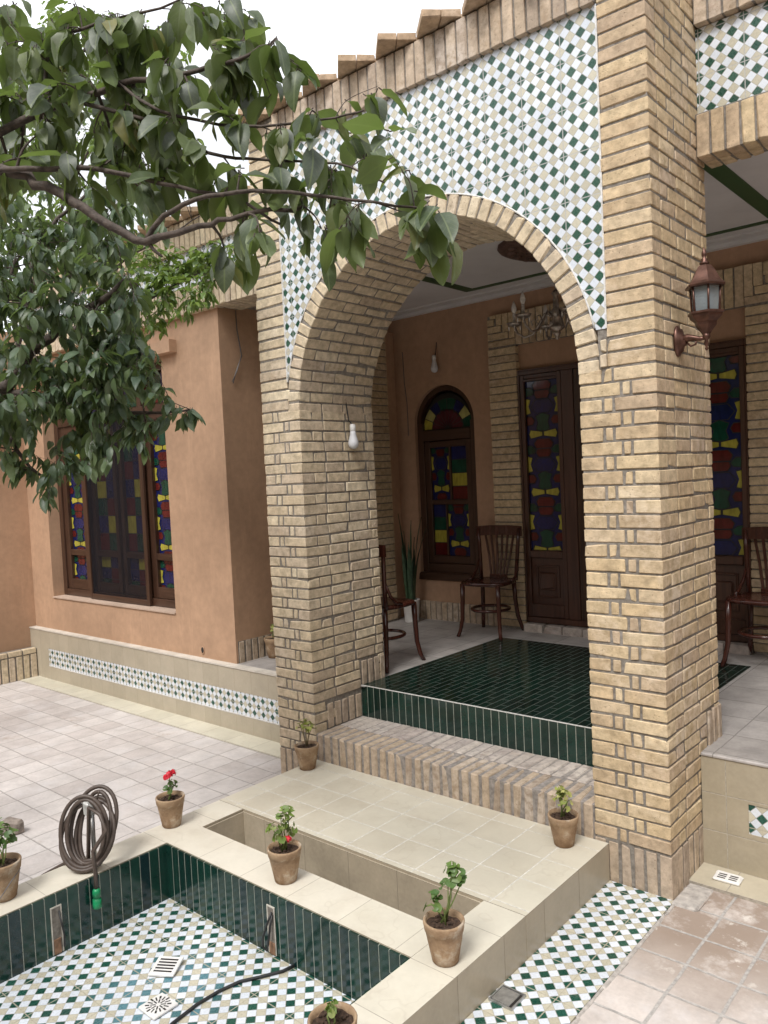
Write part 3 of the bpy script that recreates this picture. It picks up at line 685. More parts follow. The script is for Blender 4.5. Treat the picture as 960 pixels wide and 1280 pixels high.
pn = MB(); grid_pane(pn, WX0+.08, WX1-.08, 2.66, WZ1-.08, GY, ['bgrbygbrgb', 'rbgbrbgyrb']); pn.build('pane', GM, win, fix=False)
s = MB(); frame_box(s, -3.80, -2.745, WZ0 + .012, 2.60, .568, .597, .05); s.build('screen_frame', [M_wood, M_woodh], win)
s = MB(); s.quad((-3.75, .582, WZ0+.06), (-2.795, .582, WZ0+.06), (-2.795, .582, 2.55), (-3.75, .582, 2.55)); s.build('insect_screen', M_screen, win, fix=False)

# porch back wall with an arched window opening
AX0, AX1, AZ0, AZS = -1.225, -.545, .975, 2.40
AC, AR = (AX0+AX1)/2, (AX1-AX0)/2
BY, BYD = YB_ + .06, .14
mb = MB()
mb.box(XRC - .2, AX0, BY, BY+BYD, .4, 3.6); mb.box(AX1, HW, BY, BY+BYD, .4, 3.6); mb.box(AX0, AX1, BY, BY+BYD, .4, AZ0)
n = 28
for k in range(n):
    t0, t1 = PI - PI*k/n, PI - PI*(k+1)/n; a, b = AC + AR*math.cos(t0), AC + AR*math.cos(t1); za, zc = AZS + AR*math.sin(t0), AZS + AR*math.sin(t1)
    vs = [(a,BY,za), (b,BY,zc), (b,BY,3.6), (a,BY,3.6), (a,BY+BYD,za), (b,BY+BYD,zc), (b,BY+BYD,3.6), (a,BY+BYD,3.6)]; mb.add(vs, [(0,1,2,3), (5,4,7,6), (0,4,5,1)])
mb.build('wall', M_stucco_in, house)
mb = MB(); mb.box(HW, HW+.2, .3, BY+.2, .0, 3.9); mb.build('wall', M_stucco_in, house)  # unseen end wall, set close to keep light out of the porch
aw = bpy.data.objects.new('arched_window', None); COL.objects.link(aw); aw.parent = house; tag(aw, 'round topped stained glass window in a brown wooden frame')
fy0, fy1 = BY + .035, BY + .10
fr = MB(); w = .07
fr.brick(AX0+.002, AX0+w, fy0, fy1, AZ0, AZS, .003, .0004); fr.brick(AX1-w, AX1-.002, fy0, fy1, AZ0, AZS, .003, .0004)
fr.brick(AX0+w, AX1-w, fy0+.001, fy1-.001, AZ0, AZ0+.10, .003, .0004, 1); fr.brick(AX0+w, AX1-w, fy0-.006, fy1-.001, 2.235, 2.33, .003, .0004, 1)
fr.brick(AX0-.02, AX1+.03, fy0-.05, fy1, AZ0-.055, AZ0+.015, .004, .0004, 1)
vs = []; fs = []
for k in range(n+1):
    t = PI*k/n; c, s_ = math.cos(t), math.sin(t)
    for r, y in ((AR-.003, fy0), (AR-.05, fy0), (AR-.05, fy1), (AR-.003, fy1)): vs.append((AC + r*c, y, AZS + r*s_))
for k in range(n):
    for e in range(4): fs.append((k*4+e, k*4+(e+1) % 4, k*4+4+(e+1) % 4, k*4+4+e))
fr.add(vs, fs, 0); fr.box(AX0 - .1, AX1 + .1, BY + BYD + .005, BY + BYD + .03, AZ0 - .1, AZS + AR + .1, 2); fr.build('frame', [M_wood, M_woodh, M_dark], aw)  # includes a dark panel added behind the frame to stop sky leaking through
sx0, sx1, sz0, sz1 = AX0+w+.004, AX1-w-.004, AZ0+.104, 2.231
s = MB(); frame_box(s, sx0, sx1, sz0, sz1, fy0+.010, fy1-.01, .06, .07); mid = 1.655; s.brick(sx0+.06, sx1-.06, fy0+.014, fy1-.014, mid-.022, mid+.022, .002, .0004, 1)
s.brick(AC+.006, AC+.026, fy0+.016, fy1-.014, mid+.022, sz1-.06, .002, .0004); s.brick(AC-.056, AC-.036, fy0+.016, fy1-.014, sz0+.07, mid-.022, .002, .0004); s.build('sash', [M_wood, M_woodh], aw)
gy = fy0 + .035
pn = MB(); bowtie_strip(pn, sx0+.06, AC+.006, mid+.022, sz1-.06, gy, .50, .02, .008); pn.build('pane', GM, aw, fix=False)
pn = MB(); grid_pane(pn, AC+.026, sx1-.06, mid+.022, sz1-.06, gy, ['b', 'g', 'y', 'r']); pn.build('pane', GM, aw, fix=False)
pn = MB(); grid_pane(pn, sx0+.06, AC-.056, sz0+.07, mid-.022, gy, ['b', 'g', 'y', 'r']); pn.build('pane', GM, aw, fix=False)
pn = MB(); bowtie_strip(pn, AC-.036, sx1-.06, sz0+.07, mid-.022, gy, .46, .0, .008); pn.build('pane', GM, aw, fix=False)
pn = MB(); pn.prism([(AC + (AR-.06)*math.cos(PI*k/24), AZS-.07 + (AR-.0)*math.sin(PI*k/24)) for k in range(25)], gy, gy+.004, GK.index('k'))
kk = 'glbggbly'
for k in range(8):
    t0, t1 = PI*k/8, PI*(k+1)/8; r0, r1 = (AR-.05)*.62, AR-.055
    q = [(AC + r*math.cos(t), AZS - .06 + r*math.sin(t)) for r, t in ((r0,t0), (r1,t0), (r1,(t0+t1)/2), (r1,t1), (r0,t1))]; gpoly(pn, q, gy-.002, kk[k], .006)
for k in range(9):
    t0, t1 = PI*k/9, PI*(k+1)/9; r1 = (AR-.05)*.62
    q = [(AC + r*math.cos(t), AZS - .06 + r*math.sin(t)) for r, t in ((.02, (t0+t1)/2), (r1*.9,t0), (r1,(t0*.6+t1*.4)), (r1,(t0*.4+t1*.6)), (r1*.9,t1))]; gpoly(pn, q, gy-.004, 'p', .003)
pn.build('pane', GM, aw, fix=False)

# brick pilasters and the mitred brick frame round the doors
def pilaster(x0, x1, z1, hasbase=True):
    mb = MB(); yf = YB_
    for k, z in courses(z1, ZF + .02):
        j = R_(-.003, .003)
        mb.brick(x0, x1, yf + R_(-.002, .002), BY + .02, z, z + BH, j=.002)
    mb.box(x0+.006, x1-.006, yf+.009, BY+.01, ZF-.02, z1, 1); return mb
pilaster(-.33, -.055, 2.985).build('pilaster', [M_brick, M_mortar], house)
pilaster(1.785, 2.06, 2.985).build('pilaster', [M_brick, M_mortar], house)
mb = pilaster(-1.83, -1.555, 3.3) if False else MB()
mb = MB()
for k, z in courses(3.44, ZF + .02): mb.brick(XRC - .02, XRC + .0, YB_ - .26, YB_ + .06, z, z + BH) if False else None
mb = MB()
soldiers_x(mb, YB_ - .002, -.055, 1.785, 2.985, 3.262, 0, pitch=.068, dep=.07)
for sx, xa, xb in ((-1, -.33, -.055), (1, 1.785, 2.06)):
    for k in range(4):      # mitred corner
        d = .062*k; z0_ = 2.99 + d
        if sx < 0: mb.brick(xa + .004, xb - .27 + .27*(1-k/4.0), YB_ - .001, BY, z0_, z0_ + .052); mb.brick(xb - .062*k - .056, xb - .062*k, YB_ - .003, BY, z0_ + .056, 3.262)
        else: mb.brick(xa + .27 - .27*(1-k/4.0), xb - .004, YB_ - .001, BY, z0_, z0_ + .052); mb.brick(xa + .062*k, xa + .062*k + .056, YB_ - .003, BY, z0_ + .056, 3.262)
mb.box(-.325, 2.055, YB_ + .009, BY + .01, 2.985, 3.258, 1); mb.build('brick_frame', [M_brick, M_mortar], house)
# left corner pilaster of the porch, standing against the return wall
mb = MB()
for k, z in courses(3.44, ZF + .02): mb.brick(XRC - .01, XRC + .085, 2.10, 2.36, z, z + BH, j=.002)
mb.box(XRC - .01, XRC + .078, 2.106, 2.354, ZF - .03, 3.45, 1); mb.build('pilaster', [M_brick, M_mortar], house)
mb = MB(); soldiers_x(mb, BY - .03, XRC + .08, -.335, ZF - .01, ZF + .172, 0, dep=.05); mb.box(XRC + .08, -.335, BY - .02, BY + .01, ZF - .01, ZF + .17, 1); mb.build('baseboard', [M_soldier, M_mortar], house)
mb = MB(); soldiers_x(mb, BY - .03, 2.065, HW, ZF - .01, ZF + .172, 0, dep=.05); mb.box(2.065, HW, BY - .02, BY + .01, ZF - .01, ZF + .17, 1); mb.build('baseboard', [M_soldier, M_mortar], house)

# doors
door = bpy.data.objects.new('door', None); COL.objects.link(door); door.parent = house; tag(door, 'tall dark wooden double door with stained glass strips and carved lower panels')
DX0, DX1, DZ0, DZ1 = -.052, 1.782, .615, 2.765
dy0, dy1 = YB_ + .0, BY - .002
fr = MB(); frame_box(fr, DX0, DX1, DZ0, DZ1, YB_ + .012, dy1, .014, .05); fr.brick(DX0 + .014, DX1 - .014, YB_ + .013, dy1, DZ1 - .046, DZ1 - .014, .002, .0003, 1); fr.build('frame', [M_door, M_door], door)
def leaf(x0, x1, mats, wx=0.0):
    s = MB(); y0, y1 = YB_ + .022, dy1; w = .036
    frame_box(s, x0, x1, DZ0 + .052, DZ1 - .047, y0, y1, w, .11); s.brick(x0+w, x1-w, y0+.0005, y1, DZ1-.102, DZ1-.083, .002, .0003, 1); s.brick(x0+w, x1-w, y0-.006, y1, 1.17, 1.235, .006, .0005, 1)
    s.brick(x0+w, x1-w, y0+.022, y1, DZ0+.16, 1.17, .002, .0004, 0); a, b = x0+w+.045, x1-w-.045
    frame_box(s, a, b, DZ0+.22, 1.11, y0+.010, y0+.024, .018); s.brick(a+.035, b-.035, y0+.012, y0+.026, DZ0+.28, 1.05, .012, .0004, 0)
    o = s.build('door_leaf', mats, door)
    return x0+w, x1-w, y0+.03
for (a, b, f) in ((-.036, .345, .12), (1.395, 1.766, .30)):
    x0, x1, y = leaf(a, b, [M_door, M_door]); pn = MB(); bowtie_strip(pn, x0, x1, 1.235, DZ1 - .102, y, .49, f, .009); pn.build('pane', GM, door, fix=False)
for (a, b) in ((.62, .865), (.885, 1.13)):
    x0, x1, y = leaf(a, b, [M_door, M_door]); pn = MB(); bowtie_strip(pn, x0, x1, 1.235, DZ1 - .102, y, .46, .1, .006); pn.build('pane', GM, door, fix=False)
s = MB(); s.brick(.347, .455, YB_ + .02, dy1, DZ0+.05, DZ1-.046, .004, .0004); s.brick(.46, .535, YB_ + .008, dy1, DZ0+.05, DZ1-.046, .008, .0004, 1); s.brick(.54, .61, YB_ + .02, dy1, DZ0+.05, DZ1-.046, .004, .0004)
for z in (1.2, 2.0, 2.6): s.tube([(.575, YB_ + .012, z-.05), (.575, YB_ + .012, z+.05)], .010, 8, 2)
s.build('door_post', [M_door, M_figured, M_silver], door)
s = MB(); s.brick(1.14, 1.21, YB_ + .02, dy1, DZ0+.05, DZ1-.046, .004, .0004); s.brick(1.215, 1.30, YB_ + .008, dy1, DZ0+.05, DZ1-.046, .008, .0004, 1); s.brick(1.305, 1.393, YB_ + .02, dy1, DZ0+.05, DZ1-.046, .004, .0004)
s.build('door_post', [M_door, M_figured], door)
s = MB(); s.tube([(.845, YB_ + .02, 1.50), (.845, YB_ - .02, 1.51), (.80, YB_ - .025, 1.51)], .008, 8); s.build('door_handle', M_silver, door); s = MB(); s.tube([(.905, YB_ + .02, 1.50), (.905, YB_ - .02, 1.51), (.95, YB_ - .025, 1.51)], .008, 8); s.build('door_handle', M_silver, door)
mb = MB()
for k in range(10): mb.brick(-.05 + k*.183 + .005, -.05 + (k+1)*.183 - .005, YB_ - .055, BY, ZF - .02, DZ0 - .004, .006, .002)
mb.box(-.05, 1.78, YB_ - .045, BY, ZF - .03, DZ0 - .012, 1); mb.build('threshold', [M_stepb, M_mortar], house)

# porch floor, green landing, brick step
fl = MB(); nx, ny = 60, 24; x0, x1, y0, y1 = XRC, HW, YT + .02, BY
def fz(x, y):
    t = min(1, max(0, (-.30 - x)/.4)); u = min(1, max(0, (1.25 - y)/.5)); return ZF - (ZF - ZPL)*t*u
vs = [(x0 + (x1-x0)*i/nx, y0 + (y1-y0)*k/ny, fz(x0 + (x1-x0)*i/nx, y0 + (y1-y0)*k/ny)) for i in range(nx+1) for k in range(ny+1)]
GXa, GXb, GYa, GYb = P1b, 1.874, .435, 2.141
fs = []
for i in range(nx):
    for k in range(ny):
        cx = x0 + (x1-x0)*(i+.5)/nx; cy = y0 + (y1-y0)*(k+.5)/ny
        if P1b + .0 < cx < P2a and cy < GYa + .1: continue
        fs.append((i*(ny+1)+k, (i+1)*(ny+1)+k, (i+1)*(ny+1)+k+1, i*(ny+1)+k+1))
fl.add(vs, fs); fl.build('porch_floor', M_floor, house, fix=False)
lg = MB(); lg.box(GXa, GXb, GYa + .008, GYb, ZF - .05, ZF + .004); lg.build('landing', M_green_t, house)
lg = MB(); lg.box(P1b, P2a, GYa, GYa + .008, ZS - .02, ZF + .0015); lg.build('riser', M_green_r, house)
lg = MB(); lg.box(P1b, P2a, GYa - .0015, GYa + .006, ZF + .0015, ZF + .0055); lg.build('riser_edge', M_bead, house)
st = MB(); nS = 29; p = (P2a - P1b)/nS
for k in range(nS):
    a = P1b + k*p; st.brick(a + .009, a + p - .009, R_(-.003, .002), .205, ZP - .03, ZS + R_(-.002, .001), .006, .002, 1)
p2_ = (P2a - P1b)/27
for k in range(27):
    a = P1b + k*p2_; st.brick(a + .004, a + p2_ - .004, .212, .432, ZS - .1, ZS + R_(-.003, .001), .005, .002)
st.box(P1b, P2a, .0065, GYa, 0, ZS - .005, 2); st.build('step', [M_stepb, M_soldier, plain('worn_mortar', (.27,.245,.225), .95, nscale=40, nvar=.35, bump=.6, dist=.005)], house)

# left and right tiled plinths with mosaic bands
pl = MB(); BXa = -4.43; b0, b1 = .145, .322
pl.box(XS, P1a, YP + .007, YW + .02, -.02, ZPL - .008); pl.box(XRC, P1a, YP + .007, .75, -.02, ZPL - .004)
pl.box(XS, P1a, YP, YP + .02, -.02, b0); pl.box(XS, P1a, YP, YP + .02, b1, ZPL - .01); pl.box(XS, BXa, YP, YP + .02, b0, b1)
pp = pl.build('plinth', M_tan_x, house)
mb = MB(); mb.box(BXa, P1a, YP + .002, YP + .0068, b0, b1); mb.build('mosaic_band', M_mos_b, pp)
mb = MB(); mb.box(BXa, P1a, YP - .003, YP + .006, b0 - .006, b0 + .003); mb.build('band_edge', M_bead, pp)
mb = MB(); mb.box(XS, XRC, YP - .006, YW + .002, ZPL - .012, ZPL); mb.box(XRC, P1a, YP - .006, .48, ZPL - .012, ZPL + .003); mb.build('ledge', M_ledge, pp)
pr = MB(); r0, r1 = .205, .345
pr.box(P2b, HW, YT + .012, .6, -.02, ZF - .008); pr.box(P2b, HW, YT, YT + .02, -.02, r0); pr.box(P2b, HW, YT, YT + .02, r1, ZF - .006); pr.box(P2b, 2.352, YT, YT + .02, r0, r1)
pq = pr.build('plinth', M_tan_r, house); mb = MB(); mb.box(2.352, HW, YT + .004, YT + .0118, r0, r1); mb.build('mosaic_band', M_mos_b, pq)
mb = MB(); mb.brick(P2b, HW, YT - .006, YT + .10, ZF - .012, ZF + .004, .004, .0005); mb.build('ledge', M_floor, pq)

# ceiling with green bands, cornice and a carved rose
mb = MB(); mb.box(XRC, HW, DEP - .05, BY, 3.456, 3.50); ce = mb.build('ceiling', M_white, house)
sx0, sx1, sy0, sy1, sw, sz = -.38, 2.13, .80, 2.30, .10, 3.452
mb = MB(); mb.box(sx0, sx1, sy1-sw*.6, sy1, sz, 3.458); mb.box(sx0, sx1, sy0, sy0+sw, sz, 3.458); mb.box(sx0, sx0+sw, sy0+sw, sy1-sw*.6, sz, 3.458); mb.box(sx1-sw, sx1, sy0+sw, sy1-sw*.6, sz, 3.458); mb.build('green_band', M_gpaint, ce)
mb = MB(); mb.box(sx1 + .35, HW - .3, sy1-sw*.6, sy1, sz, 3.458); mb.box(sx1+.35, sx1+.45, sy0, sy1-sw*.6, sz, 3.458); mb.build('green_band', M_gpaint, ce)
mb = MB(); mb.box(XRC, HW, BY-.15, BY, 3.442, 3.456); mb.box(XRC, HW, BY-.05, BY, 3.415, 3.442); mb.box(XRC, XRC+.10, .75, BY-.16, 3.435, 3.456)
mb.box(sx0-.03, sx1+.03, sy1+.004, sy1+.02, 3.449, 3.458); mb.build('moulding', M_white, ce)
mb = MB(); mb.lathe([(.05, 3.40), (.10, 3.395), (.13, 3.41), (.20, 3.405), (.24, 3.425), (.33, 3.42), (.38, 3.44), (.38, 3.46)], (.83, 1.6, 0), 32, 0, jit=.02)
for k in range(16):
    a = 2*PI*k/16; mb.lathe([(.0, -.012), (.035, -.006), (.04, .01)], (.83 + .29*math.cos(a), 1.6 + .29*math.sin(a), 3.42), 8); mb.lathe([(.0, -.01), (.025, -.005), (.03, .01)], (.83 + .17*math.cos(a), 1.6 + .17*math.sin(a), 3.405), 8)
mb.build('ceiling_rose', M_rose, ce)

# far left courtyard wall
cw = thing('courtyard_wall', 'terracotta plastered boundary wall with a low brick footing at the far left', 'wall', (XS, -4.5, 0))
mb = MB(); L = 9.0; mb.box(-.3, .002, -L/2 - .5, 5.2, -.02, 3.6); mb.box(-.3, .05, -L/2 - .5, 4.75, 2.42, 3.6); mb.build('wall', M_stucco, cw)
mb = MB(); soldiers_y(mb, .135, 1, -L/2, 4.5 + YP - .004, .0, .245, 0, pitch=.075); soldiers_y(mb, .137, 1, -L/2, 4.5 + YP - .004, .256, .305, 0, pitch=.15); mb.box(.01, .126, -L/2, 4.5 + YP - .004, -.02, .30, 1); mb.build('footing', [M_brick2, M_mortar], cw)

# unseen wings added behind and right of the camera for porch shade and reflections
M_far = tile_mat('courtyard_brick', (0,2), (.21,.065), (0,0), .011, (.36,.26,.16), (.44,.33,.21), (.16,.14,.12), .9, stagger=.5, mott=.2)
M_far2 = tile_mat('courtyard_brick_side', (1,2), (.21,.065), (0,0), .011, (.36,.26,.16), (.44,.33,.21), (.16,.14,.12), .9, stagger=.5, mott=.2)
ow = thing('added_opposite_wing', 'added unseen brick wing facing the arch to shade the porch, with dark windows', 'house', (1, -6.8, 0))
mb = MB(); mb.box(-6.2, 8, -4, 0, -.02, 5.8); mb.build('wall', [M_far], ow)
for k in range(4):
    mb = MB(); x = -4.6 + k*2.9; frame_box(mb, x, x + 1.7, .6, 2.7, -.03, .05, .08); wn_ = mb.build('window', [M_wood, M_woodh], ow)
    mb = MB(); grid_pane(mb, x + .08, x + 1.62, .68, 2.62, .012, ['bgry', 'rybg', 'gbyr']); pn = mb.build('pane', GM, wn_, fix=False); pn.rotation_euler = (0, 0, PI); pn.location = (2*x + 1.7, .02, 0)
rw = thing('added_side_wing', 'added unseen brick wing on the right that holds back sky light', 'house', (8.2, -3, 0))
mb = MB(); mb.box(0, 3, -4.2, 3.2, -.02, 5.0); mb.build('wall', [M_far2], rw)

# ------------------------------------------------------------------ hanging and mounted things
lt = thing('wall_lantern', 'six sided copper wall lantern on the side of the right brick pillar', 'lantern', (P2b, .247, 2.463)); lt.scale = (.82, .82, .82)
mb = MB(); M90 = Matrix.Rotation(PI/2, 4, 'Y')
mb.lathe([(.085, 0), (.085, .012), (.07, .018), (.062, .03), (.035, .036), (.03, .05)], (0,0,0), 20, M=M90 @ Matrix.Scale(.62, 4, Vector((0,1,0)))); mb.build('back_plate', M_copper, lt)
lx = .158
mb = MB(); mb.tube([(.03, 0, 0), (.06, 0, .012), (.10, 0, .004), (lx - .03, 0, -.004), (lx, 0, .0)], [.020, .022, .014, .012, .012], 10); mb.tube([(.05, 0, -.01), (.075, 0, -.035), (.10, 0, -.03), (.105, 0, -.012)], .006, 8)
mb.lathe([(.004, -.07), (.010, -.06), (.006, -.05), (.013, -.035), (.010, -.015), (.02, .0), (.02, .02)], (lx, 0, 0), 14); mb.build('arm', M_copper, lt)
mb = MB(); mb.lathe([(.018, .01), (.03, .03), (.055, .06), (.058, .08), (.085, .105), (.088, .118), (.096, .122), (.096, .132), (.07, .134)], (lx, 0, 0), 6, smooth=False); mb.build('base_cup', M_copper, lt)
mb = MB(); mb.lathe([(.068, .134), (.076, .262)], (lx, 0, 0), 6, smooth=False); mb.build('lamp_glass', M_lglass, lt)
mb = MB()
for k in range(6):
    a = 2*PI*k/6; c, s = math.cos(a), math.sin(a); mb.tube([(lx + .071*c, .071*s, .130), (lx + .079*c, .079*s, .265)], .006, 6)
mb.build('glazing_bar', M_copper, lt)
mb = MB(); mb.lathe([(.02, .14), (.03, .17), (.032, .20), (.02, .23), (.014, .24)], (lx, 0, 0), 14); mb.build('bulb', M_bulb, lt)
mb = MB(); mb.lathe([(.078, .26), (.104, .262), (.106, .272), (.085, .29), (.075, .305), (.06, .335), (.055, .345), (.036, .375), (.02, .382)], (lx, 0, 0), 6, smooth=False)
mb.lathe([(.02, .38), (.026, .39), (.014, .40), (.018, .41), (.008, .418), (.013, .43), (.013, .445), (.004, .465), (.002, .475)], (lx, 0, 0), 12); mb.build('roof', M_copper, lt)

def bulb_on_wire(label, loc, L, tilt=0.0, side=(0, 0)):
    t = thing('hanging_bulb', label, 'light bulb', loc, group='bare bulbs')
    mb = MB(); mb.tube([(side[0], side[1], L), (side[0]*.5, side[1]*.5 - .004, L*.55), (0, 0, .155)], .004, 6); mb.build('wire', M_black, t)
    mb = MB(); mb.lathe([(.018, .115), (.019, .12), (.019, .155), (.012, .16)], (0,0,0), 14); mb.build('socket', M_wplastic, t)
    mb = MB(); mb.lathe([(.003, -.002), (.018, .002), (.030, .014), (.0345, .032), (.033, .048), (.026, .072), (.020, .095), (.0175, .116)], (0,0,0), 18); mb.build('bulb', M_bulb, t)
bulb_on_wire('bare white bulb hanging on a black wire against the left brick pillar', (-.035, .43, 2.11), .33, side=(-.045, -.01))
bulb_on_wire('unlit bulb hanging on the dim terracotta wall above the arched window', (-.922, BY - .05, 2.855), .28, side=(0, .05))
mb = MB(); mb.tube([(XRC + .01, .655, 3.27), (XRC + .008, .66, 3.12), (XRC + .012, .69, 2.92), (XRC + .01, .62, 2.78), (XRC + .012, .59, 2.70)], .004, 6); mb.tube([(XRC + .014, .652, 3.27), (XRC + .013, .655, 3.12), (XRC + .018, .682, 2.92), (XRC + .016, .628, 2.79), (XRC + .018, .575, 2.71)], .003, 6)
tag(mb.build('loose_wire', M_wire), 'thin grey wire dangling from the lintel down the terracotta return wall', 'wire')
mb = MB(); mb.tube([(-1.33, BY - .006, 3.1), (-1.32, BY - .008, 2.8), (-1.30, BY - .006, 2.6), (-1.30, BY - .006, 2.3)], .0035, 6); tag(mb.build('loose_wire', M_wire), 'pale wire hanging on the porch wall left of the arched window', 'wire')

ch = thing('chandelier', 'small tarnished chandelier with candle bulbs hanging inside the porch', 'chandelier', (.83, 1.6, 2.80))
mb = MB(); mb.tube([(0, 0, .34), (0, 0, .60)], .006, 6); 
for k in range(8): mb.lathe([(.004, -.015), (.010, 0), (.004, .015)], (0, 0, .36 + k*.03), 8)
mb.build('chain', M_silver, ch)
mb = MB(); mb.lathe([(.002, 0), (.014, .012), (.012, .025), (.022, .035), (.03, .05), (.022, .06), (.05, .075), (.055, .09), (.03, .105), (.025, .14), (.042, .17), (.045, .19), (.02, .22), (.018, .30), (.03, .32), (.01, .34)], (0,0,0), 16); mb.build('stem', M_silver, ch)
for k in range(6):
    a = 2*PI*k/6 + .22; c, s = math.cos(a), math.sin(a); P3 = lambda r, z: (r*c, r*s, z)
    mb = MB(); mb.tube([P3(.03, .16), P3(.08, .19), P3(.12, .13), P3(.17, .06), P3(.23, .045), P3(.28, .08), P3(.30, .13)], .008, 8); mb.tube([P3(.13, .12), P3(.15, .16), P3(.18, .15), P3(.17, .12)], .005, 6)
    mb.lathe([(.012, 0), (.045, .012), (.055, .03), (.04, .032), (.016, .036)], P3(.30, .125), 12); arm = mb.build('arm', M_silver, ch)
    mb = MB(); mb.lathe([(.011, 0), (.011, .06)], P3(.30, .16), 10); mb.build('candle', M_crystal, arm)
    mb = MB(); mb.lathe([(.009, 0), (.018, .02), (.019, .035), (.012, .06), (.003, .085)], P3(.30, .222), 10); mb.build('candle_bulb', M_crystal, arm)
    for q in range(6):
        t = 2*PI*q/6; mb = MB(); mb.lathe([(.001, -.03), (.006, -.015), (.001, 0)], (P3(.30, 0)[0] + .045*math.cos(t), P3(.30, 0)[1] + .045*math.sin(t), .135), 6); mb.build('crystal_drop', M_crystal, arm)

# ------------------------------------------------------------------ chairs
def make_chair(label):
    t = thing('cafe_chair', label, 'chair', group='dark bentwood chairs in the porch')
    mb = MB(); n = 28; out = []
    for k in range(n):
        a = 2*PI*k/n; c, s = math.cos(a), math.sin(a); e = .62
        out.append((.205*math.copysign(abs(c)**e, c)*(1 - .10*s), .20*math.copysign(abs(s)**e, s)))
    vs = []; rings = ((.90, .425, 0), (1, .432, 0), (1, .452, 0), (.95, .460, 0), (.6, .453, 0))
    for sc, z, _ in rings: vs += [(x*sc, y*sc, z) for x, y in out]
    fs = [tuple(range(n))[::-1], tuple((len(rings)-1)*n + k for k in range(n))]
    for r in range(len(rings)-1): fs += [(r*n+k, r*n+(k+1) % n, (r+1)*n+(k+1) % n, (r+1)*n+k) for k in range(n)]
    mb.add(vs, fs, 0, True); mb.build('seat', M_chair, t)
    for sx in (-1, 1):
        mb = MB(); mb.tube([(sx*.165, -.165, .44), (sx*.168, -.168, .30), (sx*.172, -.175, .15), (sx*.185, -.195, .05), (sx*.20, -.215, 0)], [.021, .020, .018, .016, .016], 10); mb.build('leg', M_chair, t)
        mb = MB(); mb.tube([(sx*.15, .165, .44), (sx*.155, .17, .28), (sx*.165, .185, .14), (sx*.185, .215, .04), (sx*.195, .23, 0)], [.020, .019, .018, .016, .016], 10); mb.build('leg', M_chair, t)
        mb = MB(); mb.tube([(sx*.165, .175, .44), (sx*.175, .188, .60), (sx*.185, .20, .76), (sx*.195, .208, .885)], [.018, .017, .016, .015], 10); mb.build('back_post', M_chair, t)
        mb = MB(); mb.tube([(sx*.195, .02, .455), (sx*.198, .09, .475), (sx*.195, .15, .53), (sx*.180, .182, .62)], [.012, .013, .012, .010], 8); mb.build('brace', M_chair, t)
    mb = MB(); q = 10; vs = []; fs = []
    for k in range(q+1):
        u = -1 + 2*k/q; x = .215*u; y = .212 + .022*(1-u*u)
        for (dy, z) in ((-.011, .815), (.011, .815), (.013, .90), (-.009, .90)): vs.append((x, y + dy, z + .008*(1-u*u)))
    for k in range(q):
        for e in range(4): fs.append((k*4+e, k*4+(e+1) % 4, k*4+4+(e+1) % 4, k*4+4+e))
    fs += [(0,1,2,3), tuple(q*4+i for i in (3,2,1,0))]; mb.add(vs, fs); mb.build('top_rail', M_chair, t)
    mb = MB(); mb.brick(-.085, .085, .172, .192, .452, .485, .004, .0003); mb.build('back_rail', M_chair, t)
    for k in range(6):
        u = -1 + 2*k/5; mb = MB(); a = Vector((u*.07, .182, .475)); b = Vector((u*.135, .225, .83)); w = .009; vs = []
        for p in (a, (a+b)/2 + Vector((0, .012, 0)), b): vs += [p + Vector(d) for d in ((-w,-.005,0), (w,-.005,0), (w,.005,0), (-w,.005,0))]
        fs = [(0,1,2,3), (8,9,10,11)] + [(r*4+e, r*4+(e+1) % 4, r*4+4+(e+1) % 4, r*4+4+e) for r in (0,1) for e in range(4)]; mb.add(vs, fs); mb.build('slat', M_chair, t)
    mb = MB(); mb.tube([(.158*math.cos(2*PI*k/28), .01 + .165*math.sin(2*PI*k/28), .215 + .0*k) for k in range(28)], .013, 8, closed=True); mb.build('stretcher_ring', M_chair, t)
    return t
c1 = make_chair('dark slatted wooden chair between the arched window and the glazed door'); c1.location = (-.235, 2.245, ZF); c1.rotation_euler = (0, 0, .10)
c2 = copy_tree(c1); c2.location = (-.34, .985, ZF); c2.rotation_euler = (0, 0, PI + .05); c2['label'] = 'dark wooden chair half hidden behind the left brick pillar, seen from its side'
c3 = copy_tree(c1); c3.location = (1.935, 2.245, ZF); c3.rotation_euler = (0, 0, -.10); c3['label'] = 'dark wooden chair cut by the right edge, beyond the right brick pillar'

